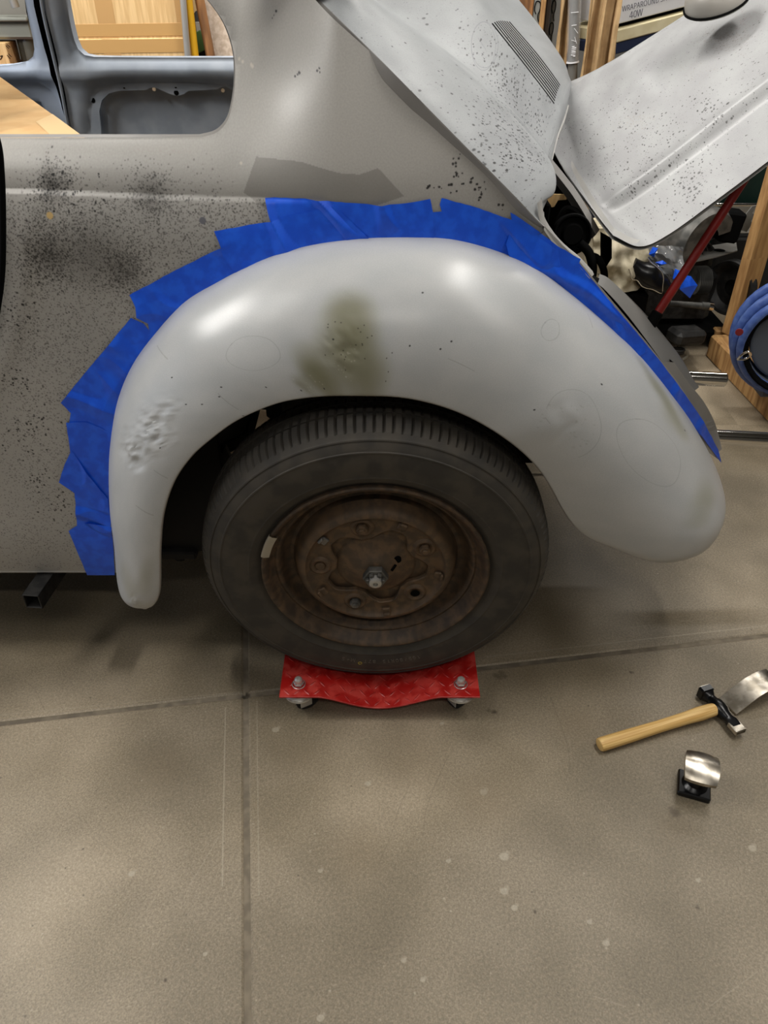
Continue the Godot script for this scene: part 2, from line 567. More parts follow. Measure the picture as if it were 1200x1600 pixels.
func build_room() -> void:
	# concrete slabs; joints run along a grid turned 8.4 degrees about their crossing
	var S := 2048
	var span := 2.4
	var im := base_image(S, S, Color(0.515, 0.465, 0.385), Color(0.60, 0.55, 0.465), 0.0035, 31, 0.13)
	var n2 := FastNoiseLite.new(); n2.seed = 5; n2.frequency = 0.0014; n2.fractal_octaves = 5
	var big := n2.get_image(S, S, false, false, false).get_data()
	var n3 := FastNoiseLite.new(); n3.seed = 9; n3.frequency = 0.16; n3.fractal_octaves = 3
	var fine := n3.get_image(S, S, false, false, false).get_data()
	var dat := im.get_data()
	for i in big.size():
		var k := 0.88 + 0.19 * smoothstep(70, 190, big[i]) + (fine[i] - 128) * 0.0009
		dat[i * 3] = mini(255, int(dat[i * 3] * k))
		dat[i * 3 + 1] = mini(255, int(dat[i * 3 + 1] * k))
		dat[i * 3 + 2] = mini(255, int(dat[i * 3 + 2] * k * (0.97 + 0.03 * k)))
	im = Image.create_from_data(S, S, false, Image.FORMAT_RGB8, dat)
	var uv := func(px: float, py: float) -> Vector2:
		var g := G(px, py)
		return Vector2(fposmod(g.x / span + 0.5, 1.0), fposmod(g.z / span + 0.5, 1.0)) * S
	var pale := Color(0.72, 0.69, 0.62)
	for q in [[755, 1237, 5], [787, 1338, 6], [787, 1392, 5], [803, 1418, 4], [574, 1224, 4], [946, 1473, 4], [205, 1365, 4], [700, 1345, 3], [500, 1360, 3], [660, 1530, 3], [920, 1440, 3], [690, 1130, 3], [1090, 1375, 3], [320, 1490, 2.5], [500, 1590, 4], [1175, 1325, 5], [630, 1500, 3], [430, 1140, 5]]:
		var c: Vector2 = uv.call(q[0], q[1])
		spot(im, c.x, c.y, q[2] * 1.5, pale, 0.5, 0.35, 0.85)
		spot(im, c.x + q[2], c.y - q[2], q[2] * 0.9, pale, 0.3, 0.5)
	for i in 2600:
		spot(im, rng.randf() * S, rng.randf() * S, lerpf(0.7, 2.4, pow(rng.randf(), 3.0)), pale, rng.randf_range(0.15, 0.6), 0.6)
	for i in 420:
		spot(im, rng.randf() * S, rng.randf() * S, rng.randf_range(0.8, 2.0), Color(0.2, 0.18, 0.15), rng.randf_range(0.1, 0.6), 0.6)
	for q in [[768, 1112, 6], [835, 1425, 3], [260, 1530, 3], [1090, 1420, 3], [780, 1055, 9], [1050, 1270, 10], [985, 1050, 4]]:
		var c: Vector2 = uv.call(q[0], q[1])
		for k in 4:
			spot(im, c.x + rng.randfn(0, q[2] * 0.6), c.y + rng.randfn(0, q[2] * 0.4), q[2], Color(0.24, 0.2, 0.15), 0.35, 0.9)
	# hairline cracks, scratches
	for q in [[[985, 940], [992, 960], [1010, 975], [1022, 1000], [1030, 1040]], [[640, 1225], [622, 1265], [612, 1300], [590, 1352]], [[0, 1056], [30, 1062], [52, 1075], [70, 1110]], [[700, 1180], [668, 1255], [660, 1310]], [[860, 1090], [885, 1160], [890, 1210]]]:
		var pts := []
		for v in q: pts.append(uv.call(v[0], v[1]))
		stroke(im, spline(pts, 4), 0.9, Color(0.3, 0.27, 0.22), 0.2)
	for i in 60:
		var p := Vector2(rng.randf(), rng.randf()) * S
		stroke(im, [p, p + Vector2(rng.randfn(0, 40), rng.randfn(0, 40))], 0.9, pale, 0.25)
	# worn pale strip beside the lengthwise joint
	stroke(im, [uv.call(363, 1100), uv.call(352, 1385)], 12.0, pale, 0.012)
	stroke(im, [uv.call(352, 1105), uv.call(348, 1300), uv.call(347, 1385)], 1.6, pale, 0.25)
	stroke(im, [uv.call(382, 1095), uv.call(384, 1595)], 1.4, pale, 0.16)  # pale worn edges of the joints, with caught light painted in
	stroke(im, [uv.call(401, 1095), uv.call(404, 1400)], 1.6, pale, 0.16)
	stroke(im, [uv.call(0, 1117), uv.call(380, 1080)], 1.4, pale, 0.16)
	stroke(im, [uv.call(760, 1026), uv.call(1199, 977)], 1.8, pale, 0.2)
	stroke(im, [uv.call(800, 1002), uv.call(1199, 955)], 2.0, pale, 0.05)
	for q in [[640, 1180, 90], [470, 1180, 70], [760, 1250, 80], [900, 1130, 70], [560, 1330, 70], [250, 1200, 80], [1050, 1290, 50], [880, 970, 90], [820, 1050, 60]]:
		var c: Vector2 = uv.call(q[0], q[1])
		spot(im, c.x, c.y, q[2], Color(0.40, 0.34, 0.25), 0.22, 1.0)
	var fm := mat(Color.WHITE, 0.52)
	fm.albedo_texture = tex_of(im)
	var fr := noise_bytes(512, 0.08, 4, 77)
	var rough_im := Image.create_from_data(512, 512, false, Image.FORMAT_L8, fr)
	fm.heightmap_enabled = true
	fm.heightmap_scale = 0.04
	fm.heightmap_texture = tex_of(rough_im)
	var floor_root := Node3D.new()
	floor_root.name = "floor"
	floor_root.set_meta("kind", "structure")
	add_child(floor_root)
	var o := G(384, 1086)
	var ax := Vector3(cos(deg_to_rad(8.5)), 0, -sin(deg_to_rad(8.5)))
	var az := Vector3(sin(deg_to_rad(8.5)), 0, cos(deg_to_rad(8.5)))
	var gap := 0.0045
	for sx in [-1, 1]:
		for sz in [-1, 1]:
			var b := MB.new()
			var prof := [[gap - 0.001, -0.10], [gap, -0.006], [gap + 0.0015, -0.002], [gap + 0.005, 0.0], [6.0, 0.0]]
			var rr := []
			for q in prof:
				var row := PackedVector3Array()
				for w in prof:
					var y := minf(q[1], w[1])
					row.append(o + ax * (sx * float(q[0])) + az * (sz * float(w[0])) + Vector3(0, y, 0))
				rr.append(row)
			b.rows(rr)
			for k in b.t.size():
				b.u[k] = Vector2(b.t[k].x / span + 0.5, b.t[k].z / span + 0.5)
			if sx * sz < 0:
				for k in range(0, b.t.size(), 3):
					var w := b.t[k]; b.t[k] = b.t[k + 1]; b.t[k + 1] = w
					var wu := b.u[k]; b.u[k] = b.u[k + 1]; b.u[k + 1] = wu
			part("concrete_slab", b, fm, floor_root, "", 25)
	var fill := MB.new()
	fill.box(o + Vector3(0, -0.0525, 0), Vector3(12, 0.1, 0.02), Basis(Vector3.UP, deg_to_rad(8.5)), 0.001)
	fill.box(o + Vector3(0, -0.0525, 0), Vector3(0.02, 0.1, 12), Basis(Vector3.UP, deg_to_rad(8.5)), 0.001)
	part("joint_filler", fill, tri_mat(mottled(Color(0.42, 0.385, 0.33), Color(0.50, 0.46, 0.395), 256, 0.05, 3, 33), 2.0, 0.9), floor_root)
	var under := MB.new()
	under.box(Vector3(-2.5, -0.2, -0.6), Vector3(14.0, 0.18, 9.4), Basis.IDENTITY, 0.005)
	part("subfloor", under, M.wall, floor_root)
	for w in [["wall_back", Vector3(-0.4, 1.35, -3.45), Vector3(8.2, 3.1, 0.12)], ["wall_front", Vector3(-0.4, 1.35, 2.55), Vector3(8.2, 3.1, 0.12)], ["wall_right", Vector3(3.65, 1.35, -0.45), Vector3(0.12, 3.1, 6.1)], ["ceiling", Vector3(-0.4, 2.95, -0.45), Vector3(8.2, 0.1, 6.1)]]:
		var b := MB.new()
		b.box(w[1], w[2], Basis.IDENTITY, 0.004)
		struct(w[0], b, M.wall)
	var wl := MB.new()
	wl.box(Vector3(-4.45, 1.35, -2.5), Vector3(0.12, 3.1, 2.0), Basis.IDENTITY, 0.004)
	wl.box(Vector3(-4.45, 2.55, 0.35), Vector3(0.12, 0.7, 3.7), Basis.IDENTITY, 0.004)  # unseen opening below, placed to let cool light onto the fender
	wl.box(Vector3(-4.45, 1.35, 2.35), Vector3(0.12, 3.1, 0.3), Basis.IDENTITY, 0.004)
	struct("wall_left", wl, M.wall)

# ====================================================================== car body
func zside(x: float) -> float:
	return -0.15 - 0.5 * maxf(0.0, x) * maxf(0.0, x)

var win_poly := PackedVector2Array()

func zbase(x: float, y: float) -> float:
	var z := zside(x)
	var yc := 1.0055 - 0.012 * smoothstep(-0.62, -0.2, x)
	var fade := 1.0 - smoothstep(-0.24, -0.06, x)
	var d := y - yc
	z -= fade * (0.0055 * smoothstep(-0.001, 0.0045, d) + 4.5 * maxf(0.0, d) * maxf(0.0, d))
	var s := clampf((d + 0.075) / 0.075, 0, 1)
	z -= fade * 0.013 * s * s
	var t := y - 1.02
	z -= 0.34 * (0.5 * (t + sqrt(t * t + 0.0009))) - 0.34 * 0.0045
	if y < 0.36: z -= 0.9 * (0.36 - y) * (0.36 - y)
	return z

func zb(x: float, y: float) -> float:
	var z := zbase(x, y)
	if win_poly.size() and y > 0.99 and x < -0.2:
		var d := edge_distance(Vector2(x, y), win_poly)
		if d < 0.035:
			var s := 1.0 - d / 0.035
			z -= 0.012 * s * s * s + 0.003 * s
	return z

func PB(px: float, py: float) -> Vector3:               # point on the car's side
	var z := -0.16
	for i in 40:
		var p := P(px, py, z)
		z = lerpf(z, zbase(p.x, p.y), 0.6)
	return P(px, py, z)

func xy(p: Vector3) -> Vector2:
	return Vector2(p.x, p.y)

const ARCH := [  # seam px, py, lip px, py
	[205, 952, 226, 952], [182, 946, 238, 946], [170, 926, 246, 924], [164, 870, 247, 860], [158, 810, 252, 805], [155, 745, 268, 755],
	[160, 690, 295, 715], [172, 640, 328, 685], [195, 590, 362, 660], [230, 540, 400, 641], [280, 483, 435, 628], [340, 440, 470, 621],
	[410, 405, 505, 617], [480, 383, 540, 616], [560, 372, 575, 616], [640, 370, 612, 617], [710, 374, 650, 622], [780, 393, 690, 632],
	[840, 420, 725, 645], [900, 465, 760, 663], [950, 508, 795, 686], [1000, 556, 825, 711], [1046, 612, 848, 737], [1082, 662, 866, 766],
	[1109, 714, 881, 795], [1119, 760, 898, 820], [1106, 804, 919, 839], [1078, 832, 943, 851], [1042, 850, 966, 858], [1006, 857, 990, 859]]

var seam := []   # fender seam, 3D
var lip := []

func trace_arch() -> void:
	for i in ARCH.size():
		var q: Array = ARCH[i]
		var s: Vector3
		if i <= 10:
			var zu: float = lerpf(-0.03, -0.06, i / 4.0) if i < 4 else lerpf(-0.06, -0.13, smoothstep(5.0, 11.0, float(i)))
			s = P(q[0], q[1], zu)
			s.z = -0.155 if i > 2 else [-0.06, -0.10, -0.135][i]
		elif i <= 23:
			s = PB(q[0], q[1])
			s.z -= 0.004
		else:
			s = P(q[0], q[1], [-0.36, -0.315, -0.265, -0.21, -0.155, -0.10][i - 24])
		seam.append(s)
		var zl := 0.015
		if i < 4: zl = [-0.035, -0.01, 0.004, 0.012][i]
		if i > 20: zl = lerpf(0.015, -0.05, (i - 20) / 9.0)
		lip.append(P(q[2], q[3], zl))

func build_body() -> void:
	trace_arch()
	var wp := []
	for q in [[310, 213], [336, 205], [354, 184], [363, 150], [365, 110], [361, 75], [348, 38], [326, 5], [295, -30]]:
		wp.append(xy(PB(q[0], q[1] + (5 if q[1] > 180 else 0))))
	var hole := PackedVector2Array()
	for p in spline(wp, 4): hole.append(p)
	var pl := PB(-125, 218)
	hole.append(Vector2(-0.46, 1.34))
	hole.append(Vector2(-0.70, 1.34))
	hole.append(Vector2(pl.x - 0.005, 1.25))
	hole.append(Vector2(pl.x, pl.y + 0.02))
	hole.append(Vector2(pl.x + 0.02, pl.y))
	win_poly = hole
	# outline of the quarter panel
	var ol := PackedVector2Array([Vector2(-0.86, 0.246), Vector2(-0.70, 0.247), Vector2(-0.52, 0.247)])
	for i in range(3, 24):
		var a: Vector3 = seam[i]
		var b: Vector3 = lip[i]
		ol.append(xy(a.lerp(b, 0.14)))
	for q in [[1129, 722], [1096, 655], [1060, 598], [1010, 534], [960, 474], [905, 408], [880, 384], [848, 350]]:
		ol.append(xy(PB(q[0], q[1])))
	for q in [[800, 302], [700, 205], [600, 100], [480, -16], [430, -66]]:
		ol.append(xy(PB(q[0], q[1])))
	ol.append(Vector2(-0.24, 1.40)); ol.append(Vector2(-0.86, 1.40))
	var x0 := -0.9; var x1 := 0.8; var y0 := 0.2; var y1 := 1.45
	var W := 1360; var H := 1000
	var im := base_image(W, H, Color(0.625, 0.615, 0.60), Color(0.65, 0.638, 0.62), 0.004, 41)
	var at := func(px: float, py: float) -> Vector2:
		var p := PB(px, py)
		return Vector2((p.x - x0) / (x1 - x0) * W, (1.0 - (p.y - y0) / (y1 - y0)) * H)
	var dark := Color(0.14, 0.135, 0.13)
	# dark primer band low on the rear quarter, sanded edge
	var band := PackedVector2Array()
	for q in [[400, 244], [470, 252], [530, 270], [562, 272], [590, 262], [612, 285], [630, 306], [560, 330], [420, 330], [380, 300]]: band.append(at.call(q[0], q[1]))
	for y in range(0, H):
		for x in range(300, 1000):
			if y > 100 and y < 480 and Geometry2D.is_point_in_polygon(Vector2(x, y), band): blend(im, x, y, Color(0.40, 0.39, 0.37), 0.45)
	# guide coat: fine dust over the panel below the window, heavier clouds
	for i in 15000:
		var px := rng.randf_range(0, 420); var py := rng.randf_range(310, 890)
		if px > 330 and py > 460: continue
		var c: Vector2 = at.call(px, py)
		spot(im, c.x, c.y, rng.randf_range(0.6, 1.2), dark, rng.randf_range(0.25, 0.75), 0.7)
	for q in [[85, 285, 20, 500, 0.8], [75, 400, 26, 1000, 0.9], [195, 420, 22, 800, 0.8], [235, 300, 22, 420, 0.7], [60, 350, 40, 500, 0.7], [150, 370, 50, 700, 0.7], [45, 520, 26, 260, 0.5], [60, 610, 40, 200, 0.5], [120, 560, 40, 260, 0.5], [40, 840, 20, 200, 0.5], [70, 740, 24, 160, 0.5], [300, 345, 40, 400, 0.6]]:
		for i in int(q[3]):
			var c: Vector2 = at.call(rng.randfn(q[0], q[2]), rng.randfn(q[1], q[2]))
			spot(im, c.x, c.y, rng.randf_range(0.6, 1.5), dark, rng.randf_range(0.3, 0.9) * q[4], 0.7)
	for q in [[75, 400, 34], [195, 422, 30], [235, 302, 28], [85, 290, 24], [140, 400, 60]]:
		var c: Vector2 = at.call(q[0], q[1])
		spot(im, c.x, c.y, q[2] * 1.1, dark, 0.26, 1.0)
	for q in [[85, 285, 16], [60, 445, 26], [20, 500, 20], [120, 325, 20], [60, 750, 12], [25, 595, 10], [35, 690, 16], [95, 790, 14], [60, 660, 16]]:
		for i in 26:
			var c: Vector2 = at.call(rng.randfn(q[0], q[2]), rng.randfn(q[1], q[2]))
			spot(im, c.x, c.y, rng.randf_range(0.7, 1.8), Color(0.06, 0.06, 0.06), 0.85, 0.4)
	for q in [[715, 248], [705, 255], [718, 270], [720, 290], [735, 285], [742, 292], [750, 288], [700, 296], [745, 312], [672, 286], [780, 325], [688, 292], [710, 268], [752, 294], [425, 26], [462, 112], [500, 110]]:
		for i in 3:
			var c: Vector2 = at.call(q[0] + rng.randfn(0, 5), q[1] + rng.randfn(0, 5))
			spot(im, c.x, c.y, rng.randf_range(0.8, 2.0), Color(0.08, 0.08, 0.08), 0.9, 0.4)
	# rubbed pale streak under the sill, chips by the window
	for q in [[[0, 238], [50, 240], [84, 241]], [[300, 236], [270, 236], [200, 232]]]:
		var pts := []
		for v in q: pts.append(at.call(v[0], v[1]))
		stroke(im, pts, 5.0, Color(0.70, 0.68, 0.65), 0.05)
	for q in [[372, 92], [378, 96], [392, 100], [394, 103], [376, 254]]:
		var c: Vector2 = at.call(q[0], q[1])
		spot(im, c.x, c.y, 2.5, Color(0.8, 0.77, 0.72), 0.7, 0.6)
	for q in [[77, 336, Color(0.80, 0.68, 0.46)], [316, 344, Color(0.40, 0.40, 0.43)]]:
		var c: Vector2 = at.call(q[0], q[1])
		spot(im, c.x, c.y, 4.6, q[2], 1.0, 0.2)
	var bm := mat(Color.WHITE, 0.42)
	bm.albedo_texture = tex_of(im)
	bm.texture_repeat = false
	part("quarter_panel", sheet(ol, [hole], zb, 0.0125, Rect2(x0, y0, x1 - x0, y1 - y0), 0.003), bm, car)
	# turned-in flange round the window
	var fl := MB.new()
	var rr := []
	for s in [[0.0, 0.0], [0.0, -0.003], [-0.003, -0.006], [-0.004, -0.013]]:
		var row := PackedVector3Array()
		var ctr := Vector2(-0.5, 1.22)
		for p in hole:
			var w := p + (p - ctr).normalized() * float(s[0])
			row.append(Vector3(w.x, w.y, zb(p.x, p.y) + float(s[1])))
		rr.append(row)
	fl.rows(rr, false, true)
	part("window_flange", fl, M.primer, car)
	# rolled lower edge of the sill
	var sl := MB.new()
	var zz := zb(-0.6, 0.247)
	sl.tube([Vector3(-0.95, 0.2465, zz - 0.004), Vector3(-0.7, 0.2465, zz - 0.004), Vector3(-0.545, 0.247, zz - 0.004)], 0.005, 8)
	sl.box(Vector3(-0.76, 0.244, zz - 0.03), Vector3(0.4, 0.006, 0.05))
	part("sill_flange", sl, M.pale_primer, car)
	# door ahead of the quarter panel
	var dr := PackedVector2Array([Vector2(-1.5, 0.26), Vector2(-0.868, 0.26), Vector2(-0.866, 1.06), Vector2(-1.5, 1.06)])
	part("door", sheet(dr, [], zb, 0.05, Rect2(-1.5, 0.2, 1, 1)), M.primer, car)
	# roof skin
	var rf := []
	for i in 17:
		var u := i / 16.0
		var x := lerpf(-1.6, -0.24, u)
		var row := PackedVector3Array()
		for j in 13:
			var v := j / 12.0
			var a := lerpf(0.0, PI, v)
			var hgt := 0.17 * sin(a) * (1.0 - 0.35 * u * u * u)
			row.append(Vector3(x, 1.39 + hgt, lerpf(-0.31, -1.23, v)))
		rf.append(row)
	var rb := MB.new()
	for i in 16:                       # opening out of view, made to let light into the cabin
		for j in 12:
			if i > 2 and i < 13 and j > 2 and j < 9: continue
			rb.quad(rf[i][j], rf[i][j + 1], rf[i + 1][j + 1], rf[i + 1][j])
	part("unseen_open_roof", rb, M.primer, car)
	# nose of the car, out of frame to the left, placed to shade the floor
	var nr2 := []
	for i in 13:
		var u := i / 12.0
		var row := PackedVector3Array()
		var top := 1.0 - 0.42 * u * u
		var hw := 0.62 - 0.25 * u * u
		for k in 21:
			var a := PI * k / 20.0
			row.append(Vector3(-1.5 - 1.5 * sin(u * PI * 0.5), 0.27 + (top - 0.27) * pow(sin(a), 0.5), -0.757 + hw * cos(a)))
		nr2.append(row)
	var nm := MB.new(); nm.rows(nr2)
	nm.box(Vector3(-2.15, 0.262, -0.757), Vector3(1.3, 0.02, 1.2), Basis.IDENTITY, 0.004)
	part("unseen_front_body", nm, M.primer, car)
	# wheelhouse: arch-shaped tunnel running inwards, with a back wall
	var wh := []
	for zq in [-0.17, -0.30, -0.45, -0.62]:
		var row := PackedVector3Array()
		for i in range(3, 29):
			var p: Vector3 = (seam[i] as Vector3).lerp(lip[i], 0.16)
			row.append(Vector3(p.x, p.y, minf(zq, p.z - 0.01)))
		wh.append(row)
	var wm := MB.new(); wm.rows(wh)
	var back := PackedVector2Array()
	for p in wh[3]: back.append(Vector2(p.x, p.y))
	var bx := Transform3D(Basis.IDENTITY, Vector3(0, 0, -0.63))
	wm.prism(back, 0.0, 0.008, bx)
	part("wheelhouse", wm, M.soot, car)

func proj(p: Vector3) -> Vector3:
	var th := deg_to_rad(PITCH)
	var v := p - CAM
	var w := v.dot(Vector3(0, -sin(th), -cos(th)))
	return Vector3(600.0 + FOCAL * v.x / w, 800.0 - FOCAL * v.dot(Vector3(0, cos(th), -sin(th))) / w, w)

# row, column of the visible grid point nearest to a pixel measured on the photograph
func find_on(rows: Array, px: float, py: float) -> Vector2i:
	var best := 1e12
	var at := Vector2i.ZERO
	for i in range(0, rows.size(), 2):
		var r: PackedVector3Array = rows[i]
		for j in range(0, r.size(), 2):
			var q := proj(r[j])
			var d := (q.x - px) * (q.x - px) + (q.y - py) * (q.y - py) + q.z * 60.0
			if d < best:
				best = d
				at = Vector2i(i, j)
	return at

# the same between the grid points: fractional (row, column)
func spot_on(rows: Array, px: float, py: float) -> Vector2:
	var a := find_on(rows, px, py)
	var i := clampi(a.x, 1, rows.size() - 2)
	var j := clampi(a.y, 1, rows[0].size() - 2)
	var p := proj(rows[i][j])
	var du := (proj(rows[i + 1][j]) - proj(rows[i - 1][j])) * 0.5
	var dv := (proj(rows[i][j + 1]) - proj(rows[i][j - 1])) * 0.5
	var det := du.x * dv.y - du.y * dv.x
	if absf(det) < 0.02: return Vector2(i, j)
	var e := Vector2(px - p.x, py - p.y)
	return Vector2(i + clampf((e.x * dv.y - e.y * dv.x) / det, -2, 2), j + clampf((du.x * e.y - du.y * e.x) / det, -2, 2))

func normals_of(rows: Array) -> Array:
	var out := []
	var n := rows.size()
	var m: int = rows[0].size()
	for i in n:
		var r := PackedVector3Array(); r.resize(m)
		for j in m:
			var du: Vector3 = rows[mini(i + 1, n - 1)][j] - rows[maxi(i - 1, 0)][j]
			var dv: Vector3 = rows[i][mini(j + 1, m - 1)] - rows[i][maxi(j - 1, 0)]
			r[j] = du.cross(dv).normalized()
		out.append(r)
	return out

# push a zone of a grid along its normals by noise or by a smooth dimple
func dent(rows: Array, nrm: Array, c: Vector3, r: float, depth: float, freq := 0.0, sd := 1) -> void:
	var n := FastNoiseLite.new()
	n.seed = sd
	n.frequency = freq
	n.fractal_octaves = 2
	for i in rows.size():
		var row: PackedVector3Array = rows[i]
		for j in row.size():
			var d := row[j].distance_to(c)
			if d < r:
				var k := 1.0 - d / r
				k = k * k * (3.0 - 2.0 * k)
				var h := depth * k
				if freq > 0.0: h *= n.get_noise_3dv(row[j]) * 2.0
				row[j] += nrm[i][j] * h
		rows[i] = row

func build_fender() -> void:
	var ss := spline(seam, 14)
	var ls := spline(lip, 14)
	var rows := []
	var nt := 54
	for i in ss.size():
		var s: Vector3 = ss[i]
		var l: Vector3 = ls[i]
		var row := PackedVector3Array()
		var dz := l.z - s.z
		for k in nt + 1:
			var t := (PI * 0.5) * k / nt
			var c := pow(cos(t), 0.9) if k < nt else 0.0
			row.append(Vector3(l.x + (s.x - l.x) * c, l.y + (s.y - l.y) * c, s.z + dz * pow(sin(t), 0.92)))
		var inw := Vector3(l.x - s.x, l.y - s.y, 0).normalized()
		for q in [[0.003, -0.001], [0.0055, -0.004], [0.0055, -0.009], [0.001, -0.013], [-0.012, -0.014]]:
			row.append(l + inw * float(q[0]) + Vector3(0, 0, q[1]))
		rows.append(row)
	var nrm := normals_of(rows)
	var sgn := 1.0 if nrm[rows.size() / 2][nt - 4].z > 0.0 else -1.0
	for d in [[205, 705, 0.055, 0.0026, 52.0], [235, 672, 0.06, 0.0026, 52.0], [262, 640, 0.04, 0.0015, 60.0], [540, 548, 0.05, 0.0014, 60.0], [480, 600, 0.03, 0.0007, 60.0], [210, 935, 0.03, 0.001, 80.0], [880, 650, 0.07, 0.0008, 30.0], [545, 475, 0.03, 0.0005, 60.0], [1060, 650, 0.05, 0.0005, 40.0]]:
		var a := find_on(rows, d[0], d[1])
		dent(rows, nrm, rows[a.x][a.y], d[2], d[3] * sgn, d[4], int(d[0]))
	for d in [[545, 545, 0.02, -0.0018], [548, 585, 0.012, -0.0015], [215, 725, 0.02, -0.003], [190, 700, 0.018, -0.002], [248, 660, 0.02, -0.0028], [228, 690, 0.016, 0.002]]:
		var a := find_on(rows, d[0], d[1])
		dent(rows, nrm, rows[a.x][a.y], d[2], d[3] * sgn)
	var W := 2048; var H := 512
	var im := base_image(W, H, Color(0.675, 0.682, 0.685), Color(0.70, 0.705, 0.705), 0.008, 51)
	var n := rows.size(); var m: int = rows[0].size()
	var at := func(px: float, py: float) -> Vector2:
		var a := spot_on(rows, px, py)
		return Vector2(a.y / (m - 1), a.x / (n - 1))
	# texture: x runs along the arch, y from seam to lip
	var tx := func(px: float, py: float) -> Vector2:
		var v: Vector2 = at.call(px, py)
		return Vector2(v.y * W, v.x * H)
	var olive := Color(0.42, 0.41, 0.30)
	for q in [[545, 490, 40, 0.42], [540, 530, 52, 0.40], [560, 560, 52, 0.40], [520, 570, 46, 0.38], [500, 595, 36, 0.38], [490, 585, 30, 0.4], [475, 602, 20, 0.35], [480, 560, 30, 0.25], [585, 590, 40, 0.35], [555, 510, 44, 0.3], [520, 605, 36, 0.3], [560, 605, 40, 0.3]]:
		var c: Vector2 = tx.call(q[0], q[1])
		spot(im, c.x, c.y, q[2] * 1.4, olive, q[3] * 1.15, 0.85, 1.6)
	for q in [[1005, 570, 16, 0.25], [1020, 595, 20, 0.3], [1038, 620, 22, 0.3], [1052, 645, 20, 0.3], [1065, 672, 18, 0.3], [1048, 650, 24, 0.2], [1030, 605, 24, 0.2], [1105, 770, 30, 0.2], [1098, 790, 30, 0.2], [1092, 815, 26, 0.18]]:
		var c: Vector2 = tx.call(q[0], q[1])
		spot(im, c.x, c.y, q[2] * 1.4, olive, q[3], 0.9, 1.6)
	for q in [[205, 925, 22, 0.28], [225, 915, 20, 0.25], [195, 900, 20, 0.2], [230, 890, 16, 0.2], [215, 945, 20, 0.3]]:
		var c: Vector2 = tx.call(q[0], q[1])
		spot(im, c.x, c.y, q[2] * 1.8, Color(0.52, 0.50, 0.42), q[3], 0.8, 1.8)
	# pale spots in the filler and dents
	for q in [[548, 548], [545, 560], [528, 572], [478, 600], [492, 596], [470, 606], [540, 585], [222, 690], [205, 705], [232, 672], [245, 660], [190, 715]]:
		var c: Vector2 = tx.call(q[0], q[1])
		for k in 5: spot(im, c.x + rng.randfn(0, 8), c.y + rng.randfn(0, 10), rng.randf_range(1.2, 3.2), Color(0.82, 0.81, 0.78), 0.3, 0.8)
	# dark pinpricks
	for q in [[290, 632], [268, 590], [345, 605], [342, 620], [380, 650], [315, 632], [415, 605], [705, 533], [660, 457], [940, 600], [835, 640], [1070, 672], [470, 610], [520, 530], [580, 612], [506, 607], [640, 540], [688, 545], [862, 435], [250, 700]]:
		var c: Vector2 = tx.call(q[0], q[1])
		spot(im, c.x, c.y, 2.2, Color(0.1, 0.1, 0.1), 0.85, 0.5, 1.4)
	for i in 24:
		var c: Vector2 = tx.call(rng.randf_range(500, 620), rng.randf_range(500, 612))
		spot(im, c.x, c.y, 1.6, Color(0.16, 0.15, 0.12), 0.7, 0.5, 1.4)
	# scuffs
	for q in [[[852, 652], [860, 662]], [[212, 790], [240, 806]], [[918, 490], [926, 512]], [[245, 540], [262, 562]], [[340, 615], [372, 640]], [[700, 560], [742, 580]], [[240, 735], [262, 748]]]:
		stroke(im, [tx.call(q[0][0], q[0][1]), tx.call(q[1][0], q[1][1])], 1.2, Color(0.45, 0.44, 0.43), 0.25)
	for i in 40:
		var c: Vector2 = tx.call(rng.randf_range(840, 930), rng.randf_range(630, 700))
		spot(im, c.x, c.y, rng.randf_range(1.0, 4.0), Color(0.5, 0.49, 0.47), 0.22, 0.8)
	# pencil rings round the marked dents
	for q in [[395, 552, 42, 27, 0.0, 1.0], [860, 515, 14, 17, 0.3, 1.0], [893, 662, 46, 54, 0.0, 0.62], [1015, 705, 62, 38, 0.85, 1.0]]:
		var pts := []
		for k in 34:
			var t: float = TAU * k / 32.0 * q[5] + 3.6
			var e := Vector2(q[2] * cos(t) * (1.0 + 0.05 * sin(3.0 * t)), q[3] * sin(t)).rotated(q[4])
			pts.append(tx.call(q[0] + e.x, q[1] + e.y))
		stroke(im, spline(pts, 3), 1.0, Color(0.44, 0.44, 0.44), 0.2)
	# bare band along the lip edge
	for x in W:
		for y in range(int(H * 0.935), H):
			blend(im, x, y, Color(0.55, 0.51, 0.45), 0.55)
	var b := MB.new()
	b.rows(rows)
	for k in b.u.size(): b.u[k] = Vector2(b.u[k].y, b.u[k].x)
	var fm := mat(Color.WHITE, 0.34)
	fm.albedo_texture = tex_of(im)
	fm.texture_repeat = false
	part("rear_fender", b, fm, car, "silver grey rear fender with olive filler patches and hammer dents", 60)

